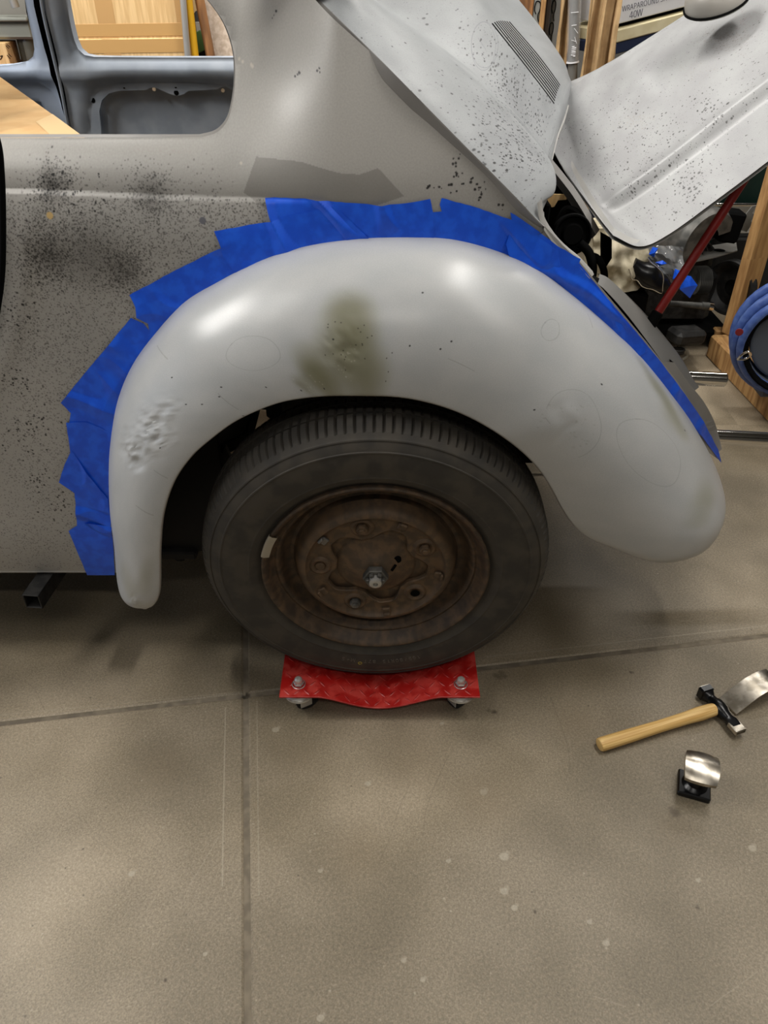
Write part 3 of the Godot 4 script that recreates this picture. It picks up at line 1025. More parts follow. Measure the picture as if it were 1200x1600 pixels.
# ====================================================================== masking tape
func tape_strip(poly: Array, lift: float, sd: int) -> void:
	var pts := PackedVector2Array()
	var nn := poly.size()
	for i in nn:
		var a: Vector2 = Vector2(poly[i][0], poly[i][1])
		var b: Vector2 = Vector2(poly[(i + 1) % nn][0], poly[(i + 1) % nn][1])
		var steps := maxi(1, int(a.distance_to(b) / 7.0))
		for k in steps:
			var p := a.lerp(b, float(k) / steps)
			pts.append(xy(PB(p.x, p.y)) + Vector2(rng.randf_range(-1, 1), rng.randf_range(-1, 1)) * (0.0004 if k else 0.0))
	var n := FastNoiseLite.new()
	n.seed = sd; n.frequency = 9.0; n.fractal_octaves = 2
	var n2 := FastNoiseLite.new()
	n2.seed = sd + 40; n2.frequency = 2.6; n2.fractal_type = FastNoiseLite.FRACTAL_RIDGED; n2.fractal_octaves = 2
	var zf := func(x: float, y: float) -> float:
		var cr := maxf(0.0, n2.get_noise_2d(x * 1.6 + y * 1.2, y * 0.8 - x * 0.6) - 0.5) / 0.5
		return zbase(x, y) + lift + 0.0006 * (n.get_noise_2d(x, y) + 1.0) + 0.0065 * cr
	part("masking_tape", sheet(pts, [], zf, 0.003, Rect2(-1, 0, 2, 2)), M.tape, car)

func build_tape() -> void:
	tape_strip([[905, 411], [940, 455], [985, 508], [1030, 562], [1066, 610], [1098, 656], [1122, 702], [1126, 722], [1100, 686], [1060, 636], [1000, 572], [940, 520], [880, 468], [872, 430]], 0.0008, 1)
	tape_strip([[797, 331], [815, 342], [836, 357], [870, 383], [907, 404], [903, 413], [950, 472], [1012, 545], [985, 560], [920, 505], [860, 455], [800, 418], [790, 380], [800, 350]], 0.0022, 2)
	tape_strip([[690, 309], [742, 323], [800, 343], [830, 362], [872, 390], [876, 425], [880, 470], [800, 420], [740, 392], [672, 382], [672, 350], [676, 331], [690, 330], [687, 319]], 0.0012, 3)
	tape_strip([[415, 307], [470, 309], [540, 316], [597, 320], [640, 316], [672, 310], [677, 333], [678, 360], [678, 392], [600, 392], [520, 392], [438, 372], [424, 346], [420, 332]], 0.0022, 4)
	tape_strip([[335, 360], [380, 352], [420, 345], [470, 332], [523, 321], [560, 356], [600, 392], [520, 398], [450, 410], [380, 440], [350, 402], [345, 384]], 0.0034, 5)
	tape_strip([[203, 460], [270, 424], [342, 388], [400, 366], [455, 352], [440, 400], [350, 452], [290, 500], [250, 540], [236, 530], [232, 505], [215, 494], [213, 478]], 0.0018, 6)
	tape_strip([[96, 628], [150, 562], [205, 496], [225, 505], [243, 528], [215, 590], [195, 640], [182, 690], [150, 690], [108, 662], [111, 645]], 0.0010, 7)
	tape_strip([[104, 659], [135, 658], [160, 668], [180, 680], [172, 745], [175, 836], [122, 836], [120, 800], [117, 768], [110, 700]], 0.0022, 8)
	tape_strip([[93, 752], [102, 724], [113, 702], [140, 740], [170, 778], [172, 800], [138, 790], [119, 770]], 0.0034, 9)
	tape_strip([[108, 828], [124, 818], [140, 815], [176, 820], [180, 897], [137, 897], [124, 866]], 0.0030, 10)

# ====================================================================== rear deck with louvres
func build_deck() -> void:
	# near edge lies just proud of the quarter panel; rows run towards the middle of the car
	var near := []
	var low := []
	for q in [[457, -40, 434, -40], [499, 0, 476, 0], [602, 101, 582, 109], [702, 203, 684, 213], [801, 303, 788, 315], [833, 337, 822, 347], [848, 352, 842, 358]]:
		var lo := PB(q[2], q[3])
		low.append(lo)
		near.append(P(q[0], q[1], lo.z + 0.007))
	var c1 := []; var c2 := []; var c3 := []; var c4 := []; var c5 := []; var c6 := []
	for q in [[490, -40], [532, 0], [648, 103], [752, 200], [836, 283], [846, 308], [848, 330]]: c1.append(q)
	for q in [[535, -40], [578, 0], [695, 85], [795, 176], [852, 243], [853, 262], [849, 296]]: c2.append(q)
	for q in [[568, -46], [618, 0], [728, 80], [812, 160], [862, 222], [866, 238], [858, 262]]: c3.append(q)
	for q in [[652, -110], [712, -34], [768, 37], [822, 105], [867, 165], [876, 186], [870, 214]]: c4.append(q)
	for q in [[694, -95], [748, -30], [799, 34], [844, 87], [877, 133], [885, 152], [882, 182]]: c5.append(q)
	for q in [[760, -70], [800, -14], [846, 44], [880, 94], [889, 118], [893, 132], [891, 150]]: c6.append(q)
	var zs := [0, -0.29, -0.385, -0.43, -0.60, -0.74, -1.05]
	var ctrl := [near]
	var idx := 1
	for c in [c1, c2, c3, c4, c5, c6]:
		var row := []
		for k in 7:
			var zz: float = zs[idx] - 0.01 * k
			row.append(P(c[k][0], c[k][1], zz))
		ctrl.append(row)
		idx += 1
	var kv := 18
	var g := patch(ctrl, 22, kv)
	# rolled band along the edge, then a crease
	var dn := normals_of(g)
	var ds := 1.0 if dn[kv][40].y > 0.0 else -1.0
	for i in range(1, 4 * kv):
		var row: PackedVector3Array = g[i]
		for j in row.size():
			var fd := 1.0 - smoothstep(0.72, 0.97, float(j) / (row.size() - 1))
			if i < 2 * kv: row[j] += dn[i][j] * ds * 0.024 * fd * pow(sin(PI * i / (2.0 * kv)), 0.8)
			else: row[j] -= dn[i][j] * ds * 0.010 * fd * sin(PI * (i - 2.0 * kv) / (2.0 * kv))
		g[i] = row
	# louvre slots: removed quads in a window of the grid
	var nr := g.size(); var nc: int = g[0].size()
	var W := 1024; var H := 640
	var im := base_image(W, H, Color(0.55, 0.56, 0.57), Color(0.60, 0.61, 0.62), 0.008, 61)
	var tx := func(px: float, py: float) -> Vector2:
		var a := spot_on(g, px, py)
		return Vector2(a.y / (nc - 1) * W, a.x / (nr - 1) * H)
	var dk := Color(0.13, 0.13, 0.135)
	for q in [[795, 150, 24, 170], [780, 120, 22, 130], [820, 215, 22, 170], [800, 180, 40, 160], [850, 250, 14, 60], [760, 235, 20, 26], [845, 190, 16, 50], [830, 300, 16, 40], [790, 240, 24, 50], [700, 110, 40, 30], [740, 60, 20, 40], [790, 60, 20, 36], [850, 150, 14, 26], [770, 180, 30, 70], [640, 60, 40, 20], [830, 250, 20, 50], [770, 270, 14, 14]]:
		for i in q[3]:
			var c: Vector2 = tx.call(rng.randfn(q[0], q[2]), rng.randfn(q[1], q[2]))
			spot(im, c.x, c.y, lerpf(0.9, 3.4, pow(rng.randf(), 2.0)), dk, rng.randf_range(0.5, 0.95), 0.5, rng.randf_range(0.7, 1.3))
	for i in 2600:
		var c: Vector2 = Vector2(rng.randf() * W, rng.randf() * H)
		spot(im, c.x, c.y, rng.randf_range(0.6, 1.2), dk, rng.randf_range(0.2, 0.5), 0.7)
	for rr in [[755, 72, 19, 38], [757, 70, 21, 36]]:
		var pts := []
		for k in 26: pts.append(tx.call(rr[0] + rr[2] * cos(TAU * k / 25.0 + 0.4), rr[1] + rr[3] * sin(TAU * k / 25.0 + 0.4)))
		stroke(im, spline(pts, 3), 1.0, Color(0.42, 0.43, 0.45), 0.45)
	stroke(im, [tx.call(747, 60), tx.call(759, 78)], 1.0, Color(0.42, 0.43, 0.45), 0.45)
	var b := MB.new()
	var cut := {}
	for k in 9:
		for c in range(2 * 22, 4 * 22 - 1):
			cut[Vector2i(4 * kv + 2 * k, c)] = true
	for i in nr - 1:
		for j in nc - 1:
			if cut.has(Vector2i(i, j)): continue
			var r0: PackedVector3Array = g[i]
			var r1: PackedVector3Array = g[i + 1]
			var u0 := Vector2(float(j) / (nc - 1), float(i) / (nr - 1))
			var u1 := Vector2(float(j + 1) / (nc - 1), float(i + 1) / (nr - 1))
			b.quad(r0[j], r0[j + 1], r1[j + 1], r1[j], u0, Vector2(u1.x, u0.y), u1, Vector2(u0.x, u1.y))
	var dm := mat(Color.WHITE, 0.42)
	dm.albedo_texture = tex_of(im)
	dm.texture_repeat = false
	var deck := part("rear_deck", b, dm, car, "pale grey louvred rear deck flecked with black overspray", 60)
	# turned-down hem of the near edge, then a tucked foot on the quarter panel
	var h := MB.new()
	var hr := []
	var ns := spline(near, 22); var lsn := spline(low, 22)
	for s in [0.0, 0.08, 0.5, 1.0]:
		var row := PackedVector3Array()
		for k in ns.size():
			var p: Vector3 = (ns[k] as Vector3).lerp(lsn[k], s)
			p += Vector3(0, -0.001, 0.001) * sin(PI * minf(1.0, s * 6.0)) - Vector3(0, 0, 0.004) * s
			row.append(p)
		hr.append(row)
	h.rows(hr)
	part("deck_hem", h, M.primer, car)
	# drip rail where the deck meets the engine opening: thickness of the rear edge
	var e := MB.new()
	var er := []
	for dd in [Vector3.ZERO, Vector3(0.003, -0.002, 0), Vector3(0.002, -0.012, -0.002), Vector3(-0.012, -0.016, -0.004)]:
		var row := PackedVector3Array()
		for i in nr: row.append((g[i] as PackedVector3Array)[nc - 1] + dd)
		er.append(row)
	e.rows(er)
	part("deck_edge", e, M.pale_primer, car)
	# black sheet added below the far edge so the louvre slots look dark
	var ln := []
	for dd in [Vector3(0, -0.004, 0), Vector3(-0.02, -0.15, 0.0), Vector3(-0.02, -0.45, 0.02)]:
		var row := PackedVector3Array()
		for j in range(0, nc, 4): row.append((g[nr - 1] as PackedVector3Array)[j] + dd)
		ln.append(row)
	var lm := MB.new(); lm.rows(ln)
	part("added_dark_sheet", lm, M.black, deck)
	# black sheet added under the louvres for the dark in the slots
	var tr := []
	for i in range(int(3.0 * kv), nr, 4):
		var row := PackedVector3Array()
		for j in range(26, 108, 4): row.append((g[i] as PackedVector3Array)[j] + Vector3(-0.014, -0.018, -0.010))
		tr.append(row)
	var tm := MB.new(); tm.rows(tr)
	part("louvre_dark_sheet", tm, M.black, deck)
	var pap := MB.new()
	var pr := []
	for q in [[0.0, 0.0], [0.5, 0.006], [1.0, -0.004]]:
		var row := PackedVector3Array()
		for k in 9:
			var t := k / 8.0
			var p0 := P(lerpf(730, 800, t), lerpf(16, 32, t) + 4.0 * sin(t * 7.0), -0.78)
			row.append(p0 + Vector3(0, 0.0 + float(q[1]) + 0.002, -0.07 * float(q[0])))
		pr.append(row)
	pap.rows(pr)
	part("masking_paper", pap, mat(Color(0.90, 0.83, 0.76), 0.8), car)

# ====================================================================== raised engine lid
func build_lid() -> void:
	var e0 := [[945, 352, -0.42], [870, 262, -0.85], [838, 205, -1.05], [885, 128, -1.18]]
	# rows from the hinge end (left) to the open end (right), columns from near edge to far edge
	var ctrl := [
		[P(958, 368, -0.395), P(932, 335, -0.50), P(905, 298, -0.62), P(880, 262, -0.74), P(862, 225, -0.86), P(862, 178, -0.98), P(884, 134, -1.08), P(890, 128, -1.14)],
		[P(1000, 385, -0.375), P(960, 338, -0.50), P(934, 290, -0.62), P(916, 245, -0.74), P(905, 195, -0.86), P(905, 150, -0.98), P(918, 118, -1.08), P(925, 112, -1.14)],
		[P(1045, 366, -0.365), P(1012, 308, -0.49), P(985, 256, -0.62), P(965, 208, -0.74), P(955, 160, -0.86), P(955, 124, -0.98), P(966, 92, -1.08), P(974, 86, -1.14)],
		[P(1120, 312, -0.355), P(1085, 254, -0.49), P(1056, 204, -0.62), P(1036, 158, -0.74), P(1026, 112, -0.86), P(1026, 78, -0.98), P(1036, 50, -1.08), P(1044, 44, -1.14)],
		[P(1200, 252, -0.345), P(1166, 192, -0.49), P(1134, 142, -0.62), P(1112, 100, -0.74), P(1102, 60, -0.86), P(1102, 26, -0.98), P(1110, 4, -1.08), P(1118, -2, -1.14)],
		[P(1330, 152, -0.335), P(1296, 94, -0.48), P(1262, 50, -0.61), P(1240, 10, -0.74), P(1228, -28, -0.86), P(1228, -60, -0.98), P(1236, -84, -1.08), P(1246, -90, -1.14)],
		[P(1400, 96, -0.335), P(1376, 40, -0.48), P(1340, -6, -0.61), P(1316, -44, -0.74), P(1304, -80, -0.86), P(1304, -112, -0.98), P(1312, -132, -1.08), P(1322, -140, -1.14)]]
	var g := patch(ctrl, 12, 20)
	var nr := g.size(); var nc: int = g[0].size()
	var nrm := normals_of(g)
	var sg := 1.0 if nrm[nr / 2][nc / 2].z + nrm[nr / 2][nc / 2].y > 0 else -1.0
	# pressed ridges along the lid
	for i in nr:
		var row: PackedVector3Array = g[i]
		for j in nc:
			var v := float(j) / (nc - 1)
			var f := smoothstep(0.03, 0.30, float(i) / (nr - 1))
			var k := smoothstep(0.165, 0.195, v) * (1.0 - smoothstep(0.80, 0.83, v))
			var bead := exp(-pow((v - 0.195) / 0.016, 2.0)) + exp(-pow((v - 0.80) / 0.018, 2.0))
			row[j] += nrm[i][j] * sg * (0.011 * k + 0.004 * bead) * f
		g[i] = row
	var W := 1024; var H := 1024
	var im := base_image(W, H, Color(0.555, 0.558, 0.56), Color(0.60, 0.602, 0.602), 0.006, 71)
	var tx := func(px: float, py: float) -> Vector2:
		var a := spot_on(g, px, py)
		return Vector2(a.y / (nc - 1) * W, a.x / (nr - 1) * H)
	var dk := Color(0.17, 0.165, 0.165)
	for q in [[1110, 170, 14, 70, 4.4], [960, 215, 40, 220, 3.0], [1000, 250, 50, 240, 3.4], [920, 270, 30, 160, 2.8], [1080, 285, 18, 80, 4.4], [1060, 300, 30, 80, 4.0], [1010, 230, 70, 160, 3.6], [1010, 110, 30, 80, 1.8], [930, 150, 30, 120, 1.6], [1120, 100, 50, 70, 1.8], [1000, 340, 30, 70, 2.4], [985, 360, 20, 40, 2.2], [1180, 130, 24, 60, 2.0], [1170, 60, 26, 40, 1.8], [1100, 330, 20, 20, 3.0], [1040, 200, 60, 120, 2.2], [890, 200, 14, 70, 2.0], [1130, 215, 30, 30, 2.4], [1060, 50, 24, 40, 1.6]]:
		for i in q[3]:
			var c: Vector2 = tx.call(rng.randfn(q[0], q[2]), rng.randfn(q[1], q[2]))
			spot(im, c.x, c.y, lerpf(0.9, q[4], pow(rng.randf(), 2.0)), dk, rng.randf_range(0.5, 0.95), 0.4, rng.randf_range(0.7, 1.4))
	for i in 3800:
		spot(im, rng.randf() * W, rng.randf() * H, rng.randf_range(0.6, 1.3), dk, rng.randf_range(0.2, 0.6), 0.7)
	for q in [[1130, 60, 22, 500, Color(0.40, 0.34, 0.31)], [1160, 28, 20, 120, Color(0.5, 0.4, 0.4)], [1085, 110, 20, 160, Color(0.52, 0.48, 0.42)], [990, 190, 16, 160, Color(0.55, 0.48, 0.40)]]:
		for i in q[3]:
			var c: Vector2 = tx.call(rng.randfn(q[0], q[2]), rng.randfn(q[1], q[2] * 0.5))
			spot(im, c.x, c.y, rng.randf_range(0.8, 2.0), q[4], rng.randf_range(0.2, 0.6), 0.7)
	var lm := mat(Color.WHITE, 0.42)
	lm.albedo_texture = tex_of(im)
	lm.texture_repeat = false
	# skin with a folded rim all round
	var b := MB.new()
	b.rows(g)
	var lid := part("engine_lid", b, lm, car, "pale grey engine lid raised on a red rod, flecked with black overspray", 60)
	var rim := []
	var border := []
	for i in nr: border.append([i, 0])
	for j in range(1, nc): border.append([nr - 1, j])
	for i in range(nr - 2, -1, -1): border.append([i, nc - 1])
	for j in range(nc - 2, 0, -1): border.append([0, j])
	for s in [[0.0, 0.0], [0.001, -0.0012], [0.004, -0.003], [0.024, -0.0045]]:
		var row := PackedVector3Array()
		for q in border:
			var p: Vector3 = g[q[0]][q[1]]
			var ctr: Vector3 = g[nr / 2][nc / 2]
			row.append(p + (ctr - p).normalized() * float(s[0]) + nrm[q[0]][q[1]] * sg * float(s[1]))
		rim.append(row)
	var rb := MB.new()
	rb.rows(rim, false, true)
	# inner skin 12 mm below
	var inn := []
	for i in range(0, nr, 4):
		var row := PackedVector3Array()
		for j in range(0, nc, 4): row.append(g[i][j] - nrm[i][j] * sg * 0.007)
		inn.append(row)
	rb.rows(inn)
	part("rim_and_inner_frame", rb, M.pale_primer, lid, "", 50)
	# rolled water channel hanging along the hinge end
	var ch := MB.new()
	var a := []; var c2 := []; var c3 := []
	for q in [[862, 250, 0, 12], [880, 272, 2, 13], [900, 298, 2, 14], [918, 326, 2, 13], [930, 348, 2, 12], [938, 362, 3, 7]]:
		a.append(P(q[0] - 1, q[1] - 3, -0.52)); c2.append(P(q[0] - 7, q[1] + 5, -0.495)); c3.append(P(q[0] - 12, q[1] + 10, -0.51))
	var aa := spline(a, 6); var bb := spline(c2, 6); var cc := spline(c3, 6)
	var chr := [PackedVector3Array(aa), PackedVector3Array(bb), PackedVector3Array(cc)]
	var d2 := PackedVector3Array()
	for p in cc: d2.append(p + Vector3(-0.002, -0.003, -0.004))
	var d3 := PackedVector3Array()
	for p in aa: d3.append(p + Vector3(-0.002, -0.006, -0.01))
	ch.rows(chr + [d2, d3])
	part("water_channel", ch, M.primer, lid, "", 70)
	# licence lamp housing: a swept teardrop hump
	var hb := MB.new()
	var hr := []
	var o := P(1120, 4, -0.80)
	var ux := (P(1172, -16, -0.80) - P(1072, 20, -0.82)) * 0.5
	var nn: Vector3 = (nrm[nr / 2][nc / 2] as Vector3) * sg
	var uy := nn.cross(ux).normalized() * 0.05
	for i in 13:
		var t := (PI * 0.5) * i / 12.0
		var row := PackedVector3Array()
		for k in 36:
			var an := TAU * k / 36.0
			var rad := cos(t)
			row.append(o + ux * (cos(an) * (rad * 0.75 + 0.25 * (1.0 if t < 1.5 else 0.0) * rad)) + uy * sin(an) * rad * 1.2 + nn * (0.055 * sin(t)) - nn * 0.004)
		hr.append(row)
	hb.rows(hr, false, true)
	part("licence_lamp_housing", hb, mat(Color(0.60, 0.585, 0.56), 0.3), lid, "smooth darker grey housing for the licence lamp", 60)
	var gk := MB.new()
	var gr := []
	for k in 37:
		var an := TAU * k / 36.0
		gr.append(o + ux * cos(an) * 1.02 + uy * sin(an) * 1.22 + nn * 0.001)
	gk.tube(gr, 0.0025, 6, false)
	part("gasket", gk, M.black, lid)
	# prop rod
	var rod := thing("prop_rod", "red metal rod with a black rubber tip propping up the raised engine lid", "rod", P(1012, 514, -0.42))
	var p0 := P(1016, 507, -0.375)
	var p1 := P(1172, 266, -0.42)
	var r := MB.new()
	r.tube([p0.lerp(p1, 0.06), p1], 0.0085, 16)
	part("shaft", r, M.red_rod, rod)
	var t := MB.new()
	var dd := (p1 - p0).normalized()
	t.tube([p0 - dd * 0.004, p0, p0 + dd * 0.026, p0 + dd * 0.028], [0.0085, 0.0118, 0.0112, 0.0085], 16)
	part("rubber_tip", t, M.black, rod)

# ====================================================================== wheel
func build_wheel() -> void:
	var cb := deg_to_rad(5.1)
	var nx := Vector3(0, -sin(cb), cos(cb))
	var xf := Transform3D(Basis(Vector3.RIGHT, nx, Vector3.RIGHT.cross(nx)), Vector3(-0.0155, 0.380, 0.0))
	var pol := func(r: float, deg: float, h: float) -> Vector3:      # angle counts up from +x, y up
		var a := -deg_to_rad(deg)
		return xf * Vector3(r * cos(a), h, r * sin(a))
	# rim: flange, bead seat, well
	var b := MB.new()
	b.lathe([[0.196, -0.13], [0.19, -0.12], [0.186, -0.06], [0.2075, -0.008], [0.2092, -0.001], [0.2085, 0.003], [0.2055, 0.0048], [0.2020, 0.0036], [0.1985, -0.001], [0.1955, -0.008], [0.1915, -0.017], [0.1875, -0.021], [0.1835, -0.0195], [0.180, -0.021], [0.1765, -0.027], [0.172, -0.037], [0.1665, -0.045], [0.160, -0.048], [0.154, -0.045], [0.1505, -0.036]], xf, 96)
	var wheel := part("wheel", b, M.rust_dark, car, "rusty brown steel wheel with a worn black tyre")
	# disc with scalloped centre hole
	var d := MB.new()
	var rings := []
	var segs := 180
	for q in [[0.1510, -0.040], [0.1485, -0.028], [0.1440, -0.0165], [0.1385, -0.0105], [0.1330, -0.0075], [0.1295, -0.0075], [0.1270, -0.0100], [0.1245, -0.0145], [0.1180, -0.0175]]:
		var row := PackedVector3Array()
		for k in segs: row.append(pol.call(q[0], 360.0 * k / segs, q[1]))
		rings.append(row)
	for q in [[0.75, -0.0185], [0.5, -0.0185], [0.25, -0.0180], [0.08, -0.0165], [0.0, -0.0185], [0.0, -0.0255]]:
		var row := PackedVector3Array()
		for k in segs:
			var deg := 360.0 * k / segs
			var w := cos(deg_to_rad((deg - 30.0) * 5.0))
			var hole := 0.0845 - 0.0125 * clampf(w * 1.25, -1.0, 1.0)
			row.append(pol.call(lerpf(hole, 0.118, q[0]), deg, q[1]))
		rings.append(row)
	d.rows(rings, false, true)
	part("wheel_disc", d, M.rust, wheel)
	# brake drum behind the disc
	var dr := MB.new()
	dr.lathe([[0.13, -0.06], [0.125, -0.036], [0.110, -0.0290], [0.0760, -0.0285], [0.0735, -0.0275], [0.0715, -0.0250], [0.066, -0.0225], [0.054, -0.0185], [0.040, -0.0105], [0.030, -0.0045], [0.024, -0.0005], [0.0, 0.0005]], xf, 72)
	part("brake_drum", dr, M.rust, wheel)
	# adjuster hole with its slot, and the empty stud hole
	var hl := MB.new()
	hl.tube([pol.call(0.046, 30, -0.0165), pol.call(0.046, 30, -0.0125)], 0.0075, 18)
	hl.tube([pol.call(0.030, 10, -0.003), pol.call(0.040, 22, -0.0085)], 0.0026, 8)
	part("adjuster_hole", hl, M.black, wheel)
	var eh := MB.new()
	eh.lathe([[0.0, 0.0], [0.0085, 0.0], [0.0088, 0.0006]], xf * Transform3D(Basis.IDENTITY, Vector3(0.1025 * cos(deg_to_rad(43)), -0.0162, 0.1025 * sin(deg_to_rad(43)))), 24)
	part("stud_hole", eh, M.black, wheel)
	for deg in [-43.0, 178.0, 29.0, 103.0, -113.0]:
		var bs := MB.new()
		var a := -deg_to_rad(deg)
		var bx := xf * Transform3D(Basis.IDENTITY, Vector3(0.1025 * cos(a), -0.0178, 0.1025 * sin(a)))
		bs.lathe([[0.0235, -0.002], [0.0205, 0.0022], [0.0165, 0.0042], [0.0128, 0.0030], [0.0098, -0.0004]], bx, 28)
		part("stud_boss", bs, M.rust, wheel)
		if deg == -43.0: continue
		var bo := MB.new()
		if deg == 178.0:
			bo.lathe([[0.0095, -0.001], [0.0088, 0.003], [0.0070, 0.0042], [0.0, 0.0042]], bx, 24)
		else:
			bo.lathe([[0.0105, -0.001], [0.0105, 0.009], [0.0092, 0.011], [0.0, 0.011]], bx, 6)
			bo.lathe([[0.0055, 0.011], [0.0055, 0.0135], [0.0045, 0.0145], [0.0, 0.0145]], bx, 16)
		part("lug_bolt", bo, M.alloy if deg < 0 else M.rust, wheel, "", 30)
	# hub cap clips
	for deg in [142.0, 66.0, -8.0, -80.0, -149.0]:
		var cl := MB.new()
		var a := -deg_to_rad(deg)
		var rr := xf.basis * Basis(Vector3.UP, -a)
		var c: Vector3 = pol.call(0.1165, deg, -0.0125)
		cl.box(c, Vector3(0.014, 0.006, 0.016), rr, 0.002)
		cl.box(c + rr * Vector3(0.007, 0.004, 0), Vector3(0.006, 0.008, 0.013), rr, 0.002)
		part("hub_cap_clip", cl, M.alloy if deg == 142.0 else M.rust, wheel)
	# castle nut and axle end
	var nu := MB.new()
	var nut := xf * Transform3D(Basis.IDENTITY, Vector3(0, 0.0, 0))
	nu.lathe([[0.0215, 0.0], [0.0235, 0.0015], [0.0235, 0.0125], [0.0215, 0.0140], [0.0140, 0.0140]], nut, 6)
	for k in 6:
		var rr := xf.basis * Basis(Vector3.UP, TAU * k / 6.0)
		nu.box(xf.origin + rr * Vector3(0.0145, 0.0165, 0), Vector3(0.0060, 0.008, 0.0075), rr, 0.001)
	part("axle_nut", nu, M.alloy, wheel, "bare metal castle nut", 25)
	var ax := MB.new()
	ax.lathe([[0.0112, 0.010], [0.0112, 0.0255], [0.0085, 0.0275], [0.0050, 0.0275], [0.0042, 0.022], [0.0, 0.020]], xf, 28)
	part("axle_end", ax, M.steel, wheel)
	# wheel weight on the flange
	var ww := MB.new()
	var wr := []
	for s in [[0.1945, -0.006], [0.1960, 0.0055], [0.2055, 0.0085], [0.2105, 0.0075], [0.2110, 0.002]]:
		var row := PackedVector3Array()
		for k in 9: row.append(pol.call(s[0], lerpf(151, 166, k / 8.0), s[1]))
		wr.append(row)
	ww.rows(wr)
	part("balance_weight", ww, mat(Color(0.62, 0.59, 0.53), 0.5), wheel, "pale grey clip-on balance weight")
	# tyre: sidewall and shoulder blocks
	var ty := MB.new()
	var prof := [[0.2030, -0.014], [0.2075, -0.006], [0.2125, -0.0045], [0.2160, -0.0005], [0.2200, 0.0012], [0.2285, 0.0050], [0.2300, 0.0064], [0.2320, 0.0064], [0.2335, 0.0058], [0.2480, 0.0078], [0.2650, 0.0080], [0.2800, 0.0062], [0.2815, 0.0072], [0.2835, 0.0068], [0.2845, 0.0052], [0.2920, 0.0026], [0.3000, -0.0020], [0.3010, -0.0008], [0.3032, -0.0020], [0.3042, -0.0044], [0.3100, -0.0100]]
	var tr := []
	var seg := 640
	var ring_of := func(r: float, h: float, cut: float) -> PackedVector3Array:
		var row := PackedVector3Array(); row.resize(seg)
		for k in seg:
			var a := TAU * k / seg
			var kk := k % 5
			var rad := r - (cut if kk < 1 else 0.0)
			row[k] = xf * Vector3(rad * cos(a), h, rad * sin(a))
		return row
	for q in prof: tr.append(ring_of.call(q[0], q[1], 0.0))
	for q in [[0.3115, -0.0120, 0.0035], [0.3160, -0.0190, 0.006], [0.3195, -0.0280, 0.007], [0.3215, -0.0380, 0.007], [0.3222, -0.0470, 0.006]]: tr.append(ring_of.call(q[0], q[1], q[2]))
	for q in [[0.3222, -0.0475, 0.0], [0.3135, -0.0480, 0.0], [0.3135, -0.0530, 0.0], [0.3212, -0.0535, 0.0]]: tr.append(ring_of.call(q[0], q[1], q[2]))
	for q in [[0.3214, -0.0540, 0.004], [0.3222, -0.0700, 0.005], [0.3222, -0.0745, 0.004]]: tr.append(ring_of.call(q[0], q[1], q[2]))
	for q in [[0.3222, -0.0750, 0.0], [0.3150, -0.0755, 0.0], [0.3150, -0.0800, 0.0], [0.3222, -0.0805, 0.0]]: tr.append(ring_of.call(q[0], q[1], q[2]))
	for q in [[0.3222, -0.081, 0.005], [0.3214, -0.100, 0.005]]: tr.append(ring_of.call(q[0], q[1], q[2]))
	for q in [[0.3210, -0.1005, 0.0], [0.3140, -0.101, 0.0], [0.3140, -0.106, 0.0], [0.3200, -0.1065, 0.0]]: tr.append(ring_of.call(q[0], q[1], q[2]))
	for q in [[0.3200, -0.107, 0.006], [0.316, -0.124, 0.006], [0.309, -0.135, 0.003]]: tr.append(ring_of.call(q[0], q[1], q[2]))
	for q in [[0.298, -0.143, 0.0], [0.27, -0.155, 0.0], [0.24, -0.158, 0.0], [0.205, -0.145, 0.0]]: tr.append(ring_of.call(q[0], q[1], q[2]))
	ty.rows(tr, false, true)
	part("tyre", ty, M.rubber, wheel, "dusty black tyre with ribbed shoulder tread", 35)
	# moulded size marking round the foot of the tyre, read upside down
	var f := SystemFont.new()
	f.font_names = PackedStringArray(["Droid Sans"])
	var lt := MB.new()
	var put := func(text: String, r: float, start: float, step: float, size: float, h: float) -> void:
		for i in text.length():
			if text[i] == " ": continue
			var tm := TextMesh.new()
			tm.text = text[i]
			tm.font = f
			tm.font_size = 32
			tm.pixel_size = size / 32.0
			tm.depth = 0.0016
			tm.curve_step = 3.0
			var deg := start + step * i      # clockwise along the foot of the tyre
			var up: Vector3 = (pol.call(1.0, deg, 0.0) - pol.call(0.0, deg, 0.0)).normalized()
			var right := up.cross(nx)
			var at := Transform3D(Basis(right, up, nx), pol.call(r, deg, h))
			for sfc in tm.get_surface_count():
				var arr := tm.surface_get_arrays(sfc)
				var vs: PackedVector3Array = arr[Mesh.ARRAY_VERTEX]
				var ix: PackedInt32Array = arr[Mesh.ARRAY_INDEX]
				for k in range(0, ix.size(), 3):
					lt.tri(at * vs[ix[k]], at * vs[ix[k + 1]], at * vs[ix[k + 2]])
	put.call("165/80R15", 0.250, -70.0, -2.05, 0.0125, 0.0074)
	put.call("87T", 0.250, -91.0, -2.05, 0.0125, 0.0074)
	put.call("M+S", 0.250, -101.0, -2.3, 0.0125, 0.0074)
	for sq in 4:
		var deg := -102.0 - 2.0 * sq
		var rr := xf.basis * Basis(Vector3.UP, deg_to_rad(deg))
		lt.box(pol.call(0.2665, deg, 0.0055), Vector3(0.006, 0.003, 0.006), rr, 0.0006)
		lt.box(pol.call(0.2745, deg, 0.0030), Vector3(0.006, 0.003, 0.006), rr, 0.0006)
	part("size_marking", lt, mat(Color(0.38, 0.36, 0.33), 0.7), wheel, "raised rubber size marking", 20)
	var yd := MB.new()
	var yc := xf * Transform3D(Basis.IDENTITY, Vector3(0.2575 * cos(deg_to_rad(97.5)), 0.0075, 0.2575 * sin(deg_to_rad(97.5))))
